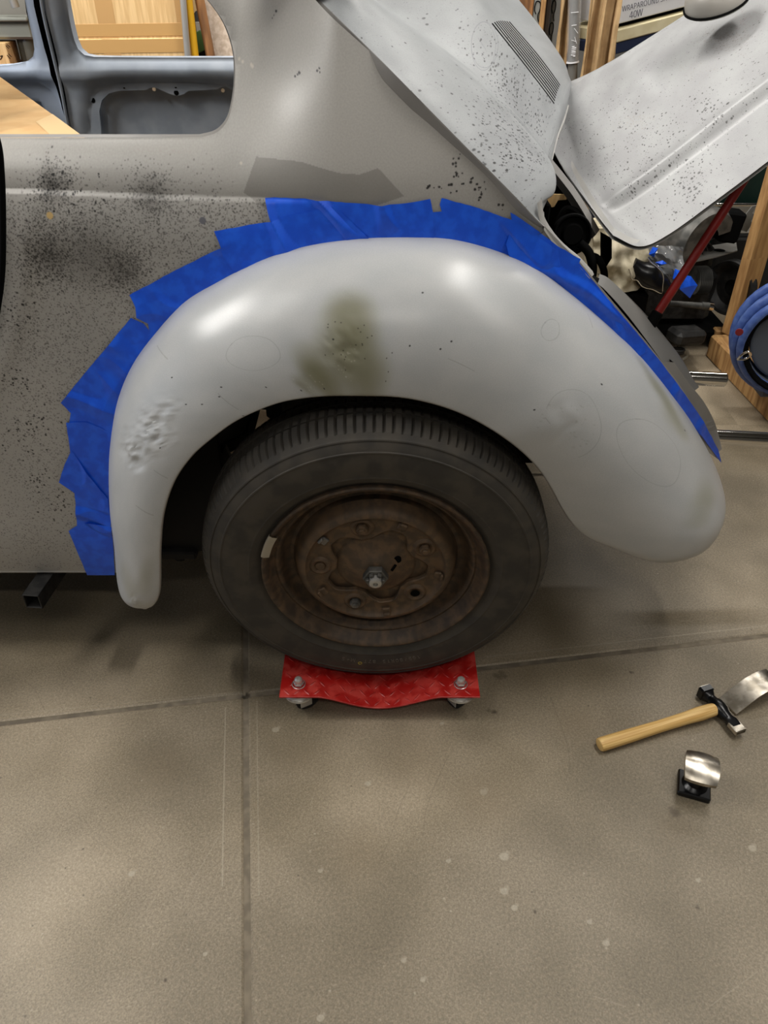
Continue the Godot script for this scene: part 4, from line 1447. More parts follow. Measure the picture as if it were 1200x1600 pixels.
	yd.lathe([[0.0026, 0.0], [0.0028, 0.0008], [0.0042, 0.0008], [0.0045, 0.0]], yc, 20)
	part("yellow_ring", yd, mat(Color(0.62, 0.55, 0.22), 0.6), wheel, "small yellow painted ring")

# ====================================================================== beneath and behind the car
func build_underside() -> void:
	var pan := MB.new()
	pan.box(Vector3(-0.95, 0.262, -0.76), Vector3(1.1, 0.02, 1.14), Basis.IDENTITY, 0.004)  # car floor out of view, placed to shade the ground
	pan.box(Vector3(-0.45, 0.30, -0.80), Vector3(0.30, 0.03, 0.6), Basis(Vector3.BACK, 0.5), 0.004)
	part("unseen_floor_pan", pan, M.soot, car)
	# gearbox, far rear wheel and inner side panel, unseen, placed to shade the underside
	var gb := MB.new()
	gb.box(Vector3(-0.05, 0.40, -0.757), Vector3(0.5, 0.22, 0.30), Basis.IDENTITY, 0.05)
	gb.tube([Vector3(-0.0155, 0.385, -1.3), Vector3(-0.0155, 0.385, -0.2)], 0.05, 16)
	part("unseen_gearbox", gb, M.engine, car)
	var fw := MB.new()
	fw.lathe([[0.0, 0.0], [0.19, 0.0], [0.21, -0.02], [0.30, -0.02], [0.322, 0.02], [0.322, 0.12], [0.30, 0.15], [0.20, 0.15], [0.19, 0.12], [0.0, 0.10]], Transform3D(Basis(Vector3.RIGHT, Vector3.BACK, Vector3.RIGHT.cross(Vector3.BACK)), Vector3(-0.0155, 0.37, -1.50)), 48)
	part("unseen_far_wheel", fw, M.rubber, car)
	var ip := MB.new()
	ip.box(Vector3(-0.90, 0.44, -0.215), Vector3(1.16, 0.36, 0.012), Basis.IDENTITY, 0.003)
	part("inner_side_panel", ip, M.soot, car)
	# square jacking tube under the sill
	var jt := MB.new()
	var ang := Basis(Vector3.UP, deg_to_rad(-6))
	var jc := P(52, 938, -0.10)
	var hw := 0.0165
	for s in [[Vector3(0, hw, 0), Vector3(0.036, 0.003, 0.13)], [Vector3(0, -hw, 0), Vector3(0.036, 0.003, 0.13)], [Vector3(hw, 0, 0), Vector3(0.003, 0.036, 0.13)], [Vector3(-hw, 0, 0), Vector3(0.003, 0.036, 0.13)]]:
		jt.box(jc + ang * (s[0] + Vector3(0, 0, -0.06)), s[1], ang, 0.001)
	part("jacking_tube", jt, M.engine, car, "short square metal tube under the sill")
	var jb := MB.new()
	jb.box(jc + Vector3(0.005, 0.025, -0.12), Vector3(0.10, 0.012, 0.10), Basis.IDENTITY, 0.002)
	part("jacking_bracket", jb, M.engine, car)
	# suspension seen through the front of the arch
	var su := MB.new()
	su.tube([P(255, 760, -0.30), P(300, 720, -0.30), P(345, 700, -0.34)], 0.012, 10)
	su.tube([P(280, 870, -0.33), P(300, 800, -0.33), P(285, 740, -0.36)], 0.016, 12)
	su.tube([P(262, 835, -0.30), P(275, 790, -0.30), P(268, 760, -0.3)], 0.013, 10)
	su.box(P(328, 718, -0.42), Vector3(0.10, 0.05, 0.02), Basis(Vector3.BACK, 0.3), 0.003)
	su.tube([Vector3(-0.42, 0.36, -0.25), Vector3(-0.05, 0.40, -0.30)], 0.02, 10)
	su.tube([Vector3(-0.0155, 0.385, -0.06), Vector3(-0.0155, 0.39, -0.9)], 0.045, 18)
	part("trailing_arm", su, M.engine, car)
	var bp := MB.new()
	var bx := Transform3D(Basis(Vector3.RIGHT, Vector3.BACK, Vector3.RIGHT.cross(Vector3.BACK)), Vector3(-0.0155, 0.385, -0.15))
	bp.lathe([[0.0, 0.0], [0.13, 0.0], [0.135, -0.01], [0.0, -0.012]], bx, 40)
	part("backing_plate", bp, M.engine, car)
	# apron round the back of the engine bay
	var ap := MB.new()
	var rows := []
	var inner := [[930, 428], [948, 434], [985, 466], [1022, 506], [1062, 556], [1084, 594], [1089, 608]]
	var outer := [[934, 446], [949, 458], [981, 494], [1017, 541], [1050, 586], [1076, 610], [1087, 616]]
	for s in [0.0, 0.5, 1.0]:
		var row := []
		for k in inner.size():
			var zi := -0.36 - 0.012 * k
			var a := P(inner[k][0], inner[k][1], zi - 0.03)
			var c := PB(outer[k][0], outer[k][1]) + Vector3(0, 0, -0.012)
			row.append(a.lerp(c, s) + Vector3(0.006, 0.008, 0) * sin(PI * s))
		rows.append(PackedVector3Array(spline(row, 5)))
	ap.rows(rows)
	part("rear_apron", ap, mat(Color(0.44, 0.435, 0.425), 0.5), car, "darker grey apron panel behind the rear fender", 60)
	var gp := MB.new()  # black strip added behind the gap to keep it in shade
	var g0 := []; var g1 := []
	for q in [[918, 426, 946, 440], [938, 452, 966, 466], [970, 492, 1000, 500], [1008, 540, 1036, 540], [1044, 582, 1066, 576]]:
		g0.append(PB(q[0], q[1]) + Vector3(0, 0, -0.004)); g1.append(P(q[2], q[3], PB(q[0], q[1]).z - 0.10))
	gp.rows([PackedVector3Array(spline(g0, 4)), PackedVector3Array(spline(g1, 4))])
	part("dark_apron_strip", gp, M.black, car)
	var tlp := MB.new()
	var t0 := []; var t1 := []; var t2 := []
	for q in [[1026, 566, 1056, 570], [1048, 598, 1082, 606], [1074, 636, 1104, 634], [1098, 676, 1121, 668], [1116, 712, 1131, 706]]:
		t0.append(PB(q[0], q[1]) + Vector3(0, 0, -0.001)); t1.append(PB(q[2], q[3]) + Vector3(0, 0, -0.012)); t2.append(PB(q[2], q[3]) + Vector3(-0.01, -0.01, -0.09))
	tlp.rows([PackedVector3Array(spline(t0, 5)), PackedVector3Array(spline(t1, 5)), PackedVector3Array(spline(t2, 5))])
	part("tail_panel", tlp, M.primer, car, "", 60)
	# channel along the edge of the engine opening
	var fl := MB.new()
	var e0 := []; var e1 := []; var e2 := []
	for q in [[842, 316], [847, 346], [862, 372], [880, 392], [904, 412], [924, 434]]:
		e0.append(PB(q[0] - 3, q[1] + 1) + Vector3(0, 0, 0.002))
		e1.append(PB(q[0] + 5, q[1] - 4) + Vector3(0, 0, -0.004))
		e2.append(PB(q[0] + 6, q[1] - 4) + Vector3(0, 0, -0.02))
	fl.rows([PackedVector3Array(spline(e0, 5)), PackedVector3Array(spline(e1, 5)), PackedVector3Array(spline(e2, 5))])
	part("opening_flange", fl, M.pale_primer, car, "", 60)
	# engine bay, black inside
	var eb := MB.new()
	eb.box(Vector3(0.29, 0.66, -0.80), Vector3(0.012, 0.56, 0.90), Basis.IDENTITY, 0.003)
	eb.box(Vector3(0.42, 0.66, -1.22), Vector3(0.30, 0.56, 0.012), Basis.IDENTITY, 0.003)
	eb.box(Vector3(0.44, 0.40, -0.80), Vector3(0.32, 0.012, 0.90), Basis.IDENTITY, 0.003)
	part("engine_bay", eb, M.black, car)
	var be := MB.new()
	var pc := P(893, 366, -0.46)
	var pb := Basis(Vector3(0.9, 0.1, 0.4).normalized(), 0.0) * Basis(Vector3.RIGHT, deg_to_rad(78))
	be.lathe([[0.0, 0.012], [0.018, 0.012], [0.022, 0.004], [0.030, 0.004], [0.034, 0.012], [0.037, 0.012], [0.039, 0.004], [0.037, -0.012], [0.0, -0.012]], Transform3D(pb, pc), 40)
	part("black_canister", be, M.black, car)
	var hs := MB.new()
	hs.tube(spline([P(906, 380, -0.44), P(920, 395, -0.43), P(926, 420, -0.42), P(922, 445, -0.43)], 6), 0.009, 10)
	hs.tube(spline([P(918, 398, -0.48), P(934, 404, -0.46), P(944, 425, -0.44), P(944, 452, -0.44)], 6), 0.007, 10)
	hs.tube(spline([P(870, 350, -0.5), P(884, 326, -0.5), P(905, 335, -0.5), P(915, 360, -0.5)], 6), 0.006, 8)
	hs.tube(spline([P(890, 310, -0.56), P(900, 340, -0.55), P(925, 345, -0.54)], 6), 0.006, 8)
	part("engine_bay_hose", hs, M.black, car)
	var sk := MB.new()
	var sr := []
	for s in 2:
		var row := PackedVector3Array()
		for k in 9:
			var t := k / 8.0
			row.append(P(lerpf(938, 956, t), lerpf(362, 372, t) if s == 0 else lerpf(430, 410, t) - 22.0 * sin(t * PI * 0.5) * t * 0.3, -0.56 + 0.012 * sin(t * 9.0)))
		sr.append(row)
	sk.rows(sr)
	part("seal_skirt", sk, M.black, car)
	# piece of card seen through the bay
	var cp := MB.new()
	var poly := PackedVector2Array()
	var c0 := P(852, 303, -0.70)
	for q in [[850, 303], [886, 304], [885, 312], [872, 313], [866, 323], [862, 324], [860, 320], [854, 321]]:
		poly.append(xy(P(q[0], q[1], -0.70)))
	cp.prism(poly, -0.703, -0.70)
	part("card_offcut", cp, M.card, car, "small tan card offcut in the black engine bay")
	# chrome tail pipes
	for q in [[P(1040, 589, -0.52), P(1133, 593, -0.52), 0.0165], [P(1085, 681, -0.54), P(1260, 690, -0.54), 0.018]]:
		var tp := MB.new()
		var a: Vector3 = q[0]; var c: Vector3 = q[1]; var d := (c - a).normalized(); var r: float = q[2]
		tp.tube([a, c - d * 0.003, c, c - d * 0.001, c - d * 0.06], [r, r, r - 0.0015, r - 0.003, r - 0.003], 28, false)
		part("tail_pipe", tp, M.chrome, car, "", 50)
	# thin brake line under the tail
	var bl := MB.new()
	bl.tube([P(820, 742, -0.45), P(862, 742, -0.45)], 0.003, 8)
	part("brake_line", bl, M.steel, car)

# ====================================================================== inside the car: the far side
var far_win := PackedVector2Array()
var far_ring := PackedVector2Array()

func zfar(x: float, y: float) -> float:
	var z := -1.225
	var t := y - 1.0
	z += 0.10 * (0.5 * (t + sqrt(t * t + 0.0006)))
	# rolled belt under the window
	z += 0.014 * exp(-pow((y - 1.035) / 0.022, 2.0))
	return z

func zfar_panel(x: float, y: float) -> float:
	var z := zfar(x, y)
	if far_win.size():
		var d := edge_distance(Vector2(x, y), far_win)
		if d < 0.03:
			var s := 1.0 - d / 0.03
			z -= 0.016 * s * s
		d = edge_distance(Vector2(x, y), far_ring)
		if d < 0.04:
			var s := 1.0 - d / 0.04
			z -= 0.014 * s * s
	return z

func PF(px: float, py: float) -> Vector3:
	var z := -1.22
	for i in 12:
		var p := P(px, py, z)
		z = lerpf(z, zfar(p.x, p.y), 0.7)
	return P(px, py, z)

func poly_far(q: Array, k := 1) -> PackedVector2Array:
	var pts := []
	for v in q: pts.append(xy(PF(v[0], v[1])))
	if k > 1: pts = spline(pts, k, true)
	return PackedVector2Array(pts)

func build_interior() -> void:
	far_win = poly_far([[90, -60], [96, -20], [101, 10], [107, 40], [113, 64], [119, 78], [129, 87], [144, 90], [180, 90.5], [260, 91], [360, 91], [440, 91], [440, -60]])
	far_ring = poly_far([[140, 250], [140, 200], [142, 165], [148, 148], [160, 138], [178, 132], [220, 130], [300, 131], [350, 135], [390, 142], [440, 146], [440, 250]])
	var inner := poly_far([[158, 250], [156, 205], [153, 175], [157, 158], [168, 147], [185, 143], [226, 142], [233, 138], [241, 138], [250, 142], [264, 148], [276, 151], [286, 148], [293, 143], [338, 141], [345, 137], [352, 136], [366, 146], [440, 150], [440, 250]])
	var ol := poly_far([[58, -70], [66, 0], [82, 60], [98, 130], [108, 190], [116, 250], [122, 300], [460, 300], [500, -60]])
	part("far_side_panel", sheet(ol, [far_win, far_ring], zfar_panel, 0.014, Rect2(-1.2, 0.7, 1, 1)), M.blue_grey, car, "blue grey inner panel with a window opening on the far side")
	var zr := func(x: float, y: float) -> float: return zfar(x, y) - 0.012
	part("inner_flange", sheet(far_ring, [inner], zr, 0.02, Rect2(-1.2, 0.7, 1, 1)), M.blue_grey, car)
	# thickness of the flange and the outer skin behind it
	var th := MB.new()
	var rr := []
	for s in [-0.012, -0.020]:
		var row := PackedVector3Array()
		for p in inner: row.append(Vector3(p.x, p.y, zfar(p.x, p.y) + float(s)))
		rr.append(row)
	th.rows(rr, false, true)
	var wr := []
	for s in [-0.016, -0.05]:
		var row := PackedVector3Array()
		for p in far_win: row.append(Vector3(p.x, p.y, zfar(p.x, p.y) + float(s)))
		wr.append(row)
	th.rows(wr, false, true)
	part("flange_edge", th, M.blue_grey, car)
	var zs := func(x: float, y: float) -> float: return -1.268 + 0.1 * maxf(0.0, y - 0.9)
	var skin := poly_far([[120, 320], [120, 120], [500, 120], [500, 320]])
	part("far_outer_skin", sheet(skin, [], zs, 0.03, Rect2(-1.2, 0.7, 1, 1)), M.blue_grey, car)
	for q in [[143, 158, 4.0], [274, 146, 4.2], [192, 138, 1.8], [273, 137, 2.0]]:
		var ho := MB.new()
		var p := PF(q[0], q[1])
		var bx := Transform3D(Basis(Vector3.RIGHT, Vector3.BACK, Vector3.RIGHT.cross(Vector3.BACK)), Vector3(p.x, p.y, zfar(p.x, p.y) - 0.0112))
		ho.lathe([[0.0, 0.0], [float(q[2]) * 0.00155, 0.0], [float(q[2]) * 0.0016, -0.002]], bx, 16)
		part("drain_hole", ho, M.black, car)
	for q in [[239, 140.5], [347, 142.5]]:  # pale discs: light through small holes, painted as colour
		var rv := MB.new()
		var p := PF(q[0], q[1])
		var bx := Transform3D(Basis(Vector3.RIGHT, Vector3.BACK, Vector3.RIGHT.cross(Vector3.BACK)), Vector3(p.x, p.y, zfar(p.x, p.y) - 0.0112))
		rv.lathe([[0.0, 0.001], [0.0045, 0.0], [0.005, -0.002]], bx, 16)
		part("painted_daylight_disc", rv, mat(Color(0.95, 0.85, 0.72), 0.7), car)
	# raised edge of the pillar, black sheet added as shade in the door gap
	var pe := MB.new()
	var edge := []
	for q in [[60, -40], [69, 20], [84, 85], [97, 140], [106, 188], [112, 215]]: edge.append(PF(q[0], q[1]) + Vector3(0, 0, 0.006))
	pe.tube(spline(edge, 5), 0.0045, 8)
	part("pillar_edge", pe, M.blue_grey, car)
	var ga := MB.new()
	var gr := [PackedVector3Array(), PackedVector3Array()]
	for q in [[48, -40, 62], [56, 20, 70], [73, 85, 85], [90, 140, 98], [101, 188, 107], [112, 240, 116]]:
		gr[0].append(PF(q[0] - 22, q[1]) + Vector3(0, 0, -0.03))
		gr[1].append(PF(q[2] + 3, q[1]) + Vector3(0, 0, -0.03))
	ga.rows(gr)
	part("dark_gap_sheet", ga, M.black, car)
	# far door
	var dw := poly_far([[-70, -60], [28, -60], [36, 0], [43, 36], [49, 62], [51, 78], [49, 89], [41, 96], [28, 100], [10, 103], [-70, 107]])
	var dring := poly_far([[-70, 132], [20, 130], [46, 129], [60, 131], [76, 141], [90, 160], [100, 190], [106, 260], [-70, 260]])
	var dol := poly_far([[-80, -60], [46, -60], [54, 10], [70, 75], [86, 130], [97, 180], [108, 245], [112, 300], [-80, 300]])
	far_win = dw
	far_ring = dring
	var zd := func(x: float, y: float) -> float: return zfar_panel(x, y) + 0.004
	part("far_door", sheet(dol, [dw, dring], zd, 0.014, Rect2(-1.4, 0.7, 1, 1)), M.door_grey, car, "lighter blue grey inside of the far door")
	var dz := func(x: float, y: float) -> float:
		var d := edge_distance(Vector2(x, y), dring)
		return zfar(x, y) - 0.016 - 0.028 * smoothstep(0.045, 0.062, d)
	part("far_door_recess", sheet(dring, [], dz, 0.009, Rect2(-1.4, 0.7, 1, 1)), M.door_grey, car)
	var de := MB.new()
	var dr := []
	for s in [-0.012, -0.05]:
		var row := PackedVector3Array()
		for p in dw: row.append(Vector3(p.x, p.y, zfar(p.x, p.y) + float(s)))
		dr.append(row)
	de.rows(dr, false, true)
	part("far_door_window_edge", de, M.door_grey, car)
	# lower far wall and sill so the cabin is closed
	var lw := MB.new()
	lw.box(Vector3(-0.75, 0.55, -1.31), Vector3(1.7, 0.60, 0.02), Basis.IDENTITY, 0.004)
	lw.box(Vector3(0.02, 0.60, -0.75), Vector3(0.02, 0.56, 1.05), Basis(Vector3.BACK, -0.1), 0.004)
	part("cabin_wall", lw, M.blue_grey, car)
	# big carton inside the cabin, its flat top just below the sill
	var cb := thing("carton", "tan cardboard carton lying inside the car, its corner showing in the near window", "box", Vector3(-0.8, 0.28, -0.7))
	var ya := 1.062
	var e0 := G(0, 120, ya); var e1 := G(131, 214, ya)
	var dirv := (e1 - e0).normalized()
	var far_pt := e0 - dirv * 0.05
	var near_pt := e1 + dirv * 0.02
	var cor := PackedVector2Array([Vector2(far_pt.x, -far_pt.z), Vector2(near_pt.x, -near_pt.z), Vector2(near_pt.x - 0.10, -near_pt.z), Vector2(-0.95, 0.30), Vector2(-0.95, -far_pt.z)])
	var flat := Transform3D(Basis(Vector3.RIGHT, Vector3.FORWARD, Vector3.UP), Vector3.ZERO)
	var top := MB.new()
	top.prism(cor, ya - 0.006, ya, flat)
	part("top_flap", top, M.card_top, cb)
	var bod := MB.new()
	bod.prism(cor, 0.285, ya - 0.0065, flat)
	part("carton_body", bod, M.card, cb)
	var tp := MB.new()
	var tq := [G(56, 190, ya + 0.0006), G(82, 178, ya + 0.0006), G(129, 212.5, ya + 0.0006), G(84, 216, ya + 0.0006)]
	tp.quad(tq[0], tq[1], tq[2], tq[3])
	part("packing_tape", tp, M.card_pale, cb)
	# black cord hanging down past the panel at the left
	var cd := []
	for q in [[-60, 120], [-20, 180], [-3, 225], [2, 270], [4, 320], [4.5, 370], [3.5, 420], [-1, 465], [-12, 520], [-40, 600], [-90, 720]]: cd.append(P(q[0], q[1], -0.128))
	cd.append(Vector3(-1.05, 0.05, -0.02)); cd.append(Vector3(-1.12, 0.006, 0.05)); cd.append(Vector3(-1.4, 0.006, 0.12))
	var cm := MB.new()
	cm.tube(spline(cd, 6), 0.0048, 12)
	single("power_cord", cm, M.black, "black rubber cord hanging down beside the car at the left edge", "cord")

# ====================================================================== wheel dolly
func build_dolly() -> void:
	var h := 0.075
	var a := G(436, 1090, h); var b := G(750, 1088, h)
	var w := b.x - a.x
	var cx := (a.x + b.x) * 0.5
	var zf := 0.031
	var zr := zf - 0.30
	var d := thing("wheel_dolly", "red diamond plate wheel dolly on casters under the tyre", "wheel dolly", Vector3(cx, 0, (zf + zr) * 0.5))
	var yof := func(x: float) -> float:
		var s := absf(x) / (w * 0.5)
		if s > 0.62: return h
		return h - 0.034 * pow(0.5 + 0.5 * cos(PI * s / 0.62), 0.75)
	var top := MB.new()
	var rows := []
	for q in [[0.0, -0.004, zf - 0.004], [0.0, 0.0, zf - 0.001], [0.0, -0.001, zf]]: pass
	var prof := [[zr, -0.0035], [zr, -0.0005], [zr + 0.001, 0.0], [zf - 0.001, 0.0], [zf, -0.0008], [zf, -0.0035], [zf - 0.001, -0.004], [zr + 0.001, -0.004]]
	for q in prof:
		var row := PackedVector3Array()
		for k in 73:
			var x := lerpf(-w * 0.5, w * 0.5, k / 72.0)
			row.append(Vector3(cx + x, yof.call(x) + float(q[1]), q[0]))
		rows.append(row)
	top.rows(rows, true, false)
	for e in [0, 72]:
		var f := PackedVector3Array()
		for r in rows: f.append(r[e])
		top.fan(f)
	var plate := part("plate", top, M.red, d, "", 35)
	# pressed tread bars
	var tb := MB.new()
	var n := 0
	for iz in 13:
		for ix in 19:
			var x := lerpf(-w * 0.5 + 0.014, w * 0.5 - 0.014, (ix + (0.5 if iz % 2 else 0.0)) / 18.5)
			var z := zf - 0.012 - iz * 0.0225
			var e := 0.002
			var sl: float = (yof.call(x + e) - yof.call(x - e)) / (2 * e)
			var ang := deg_to_rad(45.0 if (ix + iz) % 2 else -45.0)
			var bs := Basis(Vector3.BACK, atan(sl)) * Basis(Vector3.UP, ang)
			var c := Vector3(cx + x, yof.call(x) + 0.0002, z)
			var ring := []
			for k in 10:
				var t := TAU * k / 10.0
				ring.append(c + bs * Vector3(0.0105 * cos(t), 0, 0.0026 * sin(t)))
			for k in 10:
				var a2: Vector3 = ring[k]; var b2: Vector3 = ring[(k + 1) % 10]
				var ca := c + bs * Vector3(0.006 * cos(TAU * k / 10.0), 0.0011, 0.0006 * sin(TAU * k / 10.0))
				var cb2 := c + bs * Vector3(0.006 * cos(TAU * (k + 1) / 10.0), 0.0011, 0.0006 * sin(TAU * (k + 1) / 10.0))
				tb.quad(a2, b2, cb2, ca)
			n += 1
	var tbm := part("tread_bars", tb, M.red, plate, "", 60)
	tbm.set_meta("kind", "stuff")
	for sx in [-1, 1]:
		for sz in [0, 1]:
			var x: float = cx + sx * (w * 0.5 - 0.037)
			var z: float = zf - 0.033 if sz == 0 else zr + 0.033
			var bo := MB.new()
			var up := Transform3D(Basis.IDENTITY, Vector3(x, h, z))
			bo.lathe([[0.014, 0.0], [0.0142, 0.0015], [0.013, 0.002]], up, 28)
			bo.lathe([[0.0108, 0.0015], [0.0112, 0.003], [0.0112, 0.0075], [0.0100, 0.0085]], up, 6)
			bo.lathe([[0.0088, 0.0085], [0.0088, 0.0120], [0.0078, 0.0165], [0.0050, 0.0195], [0.0, 0.0205]], up, 24)
			part("acorn_nut", bo, M.nut, d, "", 30)
			var cs := MB.new()
			cs.lathe([[0.0, -0.004], [0.020, -0.004], [0.020, -0.007], [0.030, -0.009], [0.0335, -0.013], [0.0315, -0.017], [0.027, -0.018], [0.0315, -0.020], [0.0315, -0.024], [0.018, -0.027], [0.0, -0.027]], up, 36)
			var yaw: float = [0.5, -0.7, 2.2, 1.2][(sx + 1) + sz]
			var by := Basis(Vector3.UP, yaw)
			for s in [-1, 1]:
				cs.box(Vector3(x, h - 0.040, z) + by * Vector3(0.008, 0, s * 0.0135), Vector3(0.026, 0.038, 0.002), by, 0.0006)
			var ca := part("caster", cs, M.nut, d, "", 35)
			var wl := MB.new()
			var c := Vector3(x, 0.026, z) + by * Vector3(0.014, 0, 0)
			var bx := Transform3D(by * Basis(Vector3.RIGHT, Vector3.BACK, Vector3.RIGHT.cross(Vector3.BACK)), c)
			wl.lathe([[0.0, -0.010], [0.010, -0.010], [0.023, -0.0105], [0.0258, -0.008], [0.0260, 0.0], [0.0258, 0.008], [0.023, 0.0105], [0.010, 0.010], [0.0, 0.010]], bx, 28)
			part("caster_wheel", wl, M.soot, ca)

# ====================================================================== body tools on the floor
func build_tools() -> void:
	# hammer
	var hm := thing("body_hammer", "panel beating hammer with a pale wooden handle and black head lying on the concrete", "hammer", G(1030, 1135))
	var h0 := G(936, 1165, 0.012); var h1 := G(1119, 1109, 0.014)
	h0 = Vector3(h0.x, 0.0135, h0.z); h1 = Vector3(h1.x, 0.018, h1.z)
	var hp := []; var hr := []
	for q in [[0.0, 0.0100], [0.006, 0.0118], [0.03, 0.0124], [0.25, 0.0120], [0.5, 0.0108], [0.72, 0.0112], [0.85, 0.0128], [0.95, 0.0120], [0.985, 0.0112], [1.0, 0.010]]:
		hp.append(h0.lerp(h1, q[0])); hr.append(q[1] * 1.2)
	var b := MB.new()
	b.tube(hp, hr, 24, true, 0.86)
	var handle := part("handle", b, M.ash, hm, "", 50)
	var kn := MB.new()
	var kp := h0.lerp(h1, 0.50)
	kn.tube([kp + Vector3(0.002, 0.004, 0.009), kp + Vector3(0.002, 0.005, 0.0106)], 0.0016, 8)
	part("knot", kn, M.wood_dark, handle)
	var ua := G(1098, 1082, 0.016); var ub := G(1143, 1133, 0.016)
	var ctr := h1 + (h1 - h0).normalized() * 0.006
	var d := (ub - ua).normalized()
	d.y = 0.0; d = d.normalized()
	var sx := d.cross(Vector3.UP)
	var bs := Basis(d * 1.12, Vector3.UP * 1.15, sx * 1.15)
	var hd := MB.new()
	var sect := []
	# half length along d, half width across (sx), half height, squareness
	for q in [[-0.046, 0.0118, 0.0118, 1], [-0.0455, 0.0130, 0.0130, 1], [-0.034, 0.0130, 0.0130, 1], [-0.032, 0.0105, 0.0105, 1], [-0.024, 0.0088, 0.0088, 0], [-0.017, 0.0095, 0.0098, 0], [-0.010, 0.0135, 0.0125, 0], [0.0, 0.0150, 0.0135, 0], [0.010, 0.0135, 0.0125, 0], [0.017, 0.0100, 0.0100, 0], [0.026, 0.0095, 0.0085, 0], [0.034, 0.0100, 0.0070, 1], [0.058, 0.0105, 0.0040, 1], [0.060, 0.0095, 0.0030, 1]]:
		var row := PackedVector3Array()
		for k in 24:
			var t := TAU * k / 24.0 + TAU / 48.0
			var cc := cos(t); var ss := sin(t)
			var e := 1.0
			if q[3] == 1: e = minf(1.0 / maxf(absf(cc), absf(ss)), 1.30)
			row.append(ctr + bs * Vector3(q[0], float(q[2]) * ss * e, float(q[1]) * cc * e))
		sect.append(row)
	hd.rows(sect, false, true)
	hd.fan(sect[0]); hd.fan(sect[-1])
	part("head", hd, M.hammer_black, hm, "black painted hammer head", 32)
	for q in [[-0.0465, 0.0118, 0.0118, 0.0012], [0.048, 0.0106, 0.0052, 0.024]]:
		var f := MB.new()
		f.box(ctr + bs * Vector3(q[0], 0, 0), Vector3(float(q[3]), float(q[2]) * 2.05, float(q[1]) * 2.05), bs, 0.0012)
		part("face", f, M.brushed, hm, "bare ground steel face")
	# curved slapper, arched like a shallow bridge
	var sp := thing("curved_slapper", "arched bare metal panel spoon lying beyond the hammer head", "body tool", G(1165, 1095))
	var c0 := G(1123, 1092, 0.002); var c1 := G(1150, 1118, 0.002)
	var wv := (c1 - c0)
	var lv := Vector3(wv.z, 0, -wv.x).normalized()
	if lv.x < 0: lv = -lv
	var rows := []
	for s in [0.0, 0.0035]:
		for k in 19:
			var t := k / 18.0
			var row := PackedVector3Array()
			for j in 9:
				var y := 0.004 + 0.036 * sin(t * PI * 0.66) + (0.0 if s == 0.0 else -0.0035)
				row.append(c0 + wv * lerpf(0.0, 1.0, j / 8.0) + lv * (0.125 * t) + Vector3(0, y, 0))
			if s > 0.0: rows.push_front(row)
			else: rows.append(row)
	var sm := MB.new()
	sm.rows(rows, true, false)
	for e in [0, 8]:
		for k in 18:
			sm.quad(rows[18 - k][e], rows[17 - k][e], rows[20 + k][e], rows[19 + k][e])
	part("blade", sm, M.brushed, sp, "", 30)
	var sh := MB.new()
	var s0 := c0 + wv * 0.5 + lv * 0.118 + Vector3(0, 0.032, 0)
	sh.tube([s0, s0 + lv * 0.03 - Vector3(0, 0.004, 0), s0 + lv * 0.12 - Vector3(0, 0.016, 0), s0 + lv * 0.22 - Vector3(0, 0.02, 0)], [0.018, 0.011, 0.011, 0.012], 16, true, 0.7)
	part("shank", sh, M.hammer_black, sp)
	# small anvil dolly: square foot, waist, domed cap
	var an := thing("dolly_block", "small black anvil dolly block with a polished domed top standing on the concrete", "body tool", G(1085, 1240))
	var fc := G(1084, 1228, 0.006)
	var yb := Basis(Vector3.UP, deg_to_rad(-19))
	var ft := MB.new()
	ft.box(Vector3(fc.x, 0.0065, fc.z), Vector3(0.060, 0.013, 0.056), yb, 0.0025)
	part("foot", ft, M.hammer_black, an)
	var wa := MB.new()
	var wx := Transform3D(Basis.IDENTITY, Vector3(fc.x, 0.013, fc.z))
	wa.lathe([[0.024, 0.0], [0.022, 0.002], [0.0165, 0.006], [0.0145, 0.020], [0.0145, 0.036], [0.0165, 0.046], [0.023, 0.052], [0.025, 0.055]], wx, 36)
	part("waist", wa, M.hammer_black, an)
	var cp := MB.new()
	var cr := []
	var tilt := yb * Basis(Vector3.RIGHT, deg_to_rad(6))
	for s in [0, 1]:
		for k in 15:
			var v := lerpf(-1.0, 1.0, k / 14.0)
			var row := PackedVector3Array()
			for j in 11:
				var u := lerpf(-1.0, 1.0, j / 10.0)
				var y := 0.046 - 0.010 * v * v - 0.0015 * u * u
				var wdt := 0.0275 * (1.0 - 0.10 * v * v * absf(v))
				var p := Vector3(u * wdt * 1.12, y if s == 0 else 0.034 - 0.007 * v * v, v * (0.033 - 0.003 * u * u))
				row.append(Vector3(fc.x, 0.034, fc.z) + tilt * p)
			if s == 0: cr.append(row)
			else: cr.insert(15, row)
	cp.rows(cr, true, false)
	for e in [0, 10]:
		for k in 14:
			cp.quad(cr[k][e], cr[k + 1][e], cr[28 - k][e], cr[29 - k][e])
	part("domed_cap", cp, M.brushed, an, "polished domed steel cap", 35)

# ====================================================================== garage clutter behind the car, left
func upright(called: String, b: MB, material: Material, label: String, category: String, group := "") -> void:
	single(called, b, material, label, category, group)

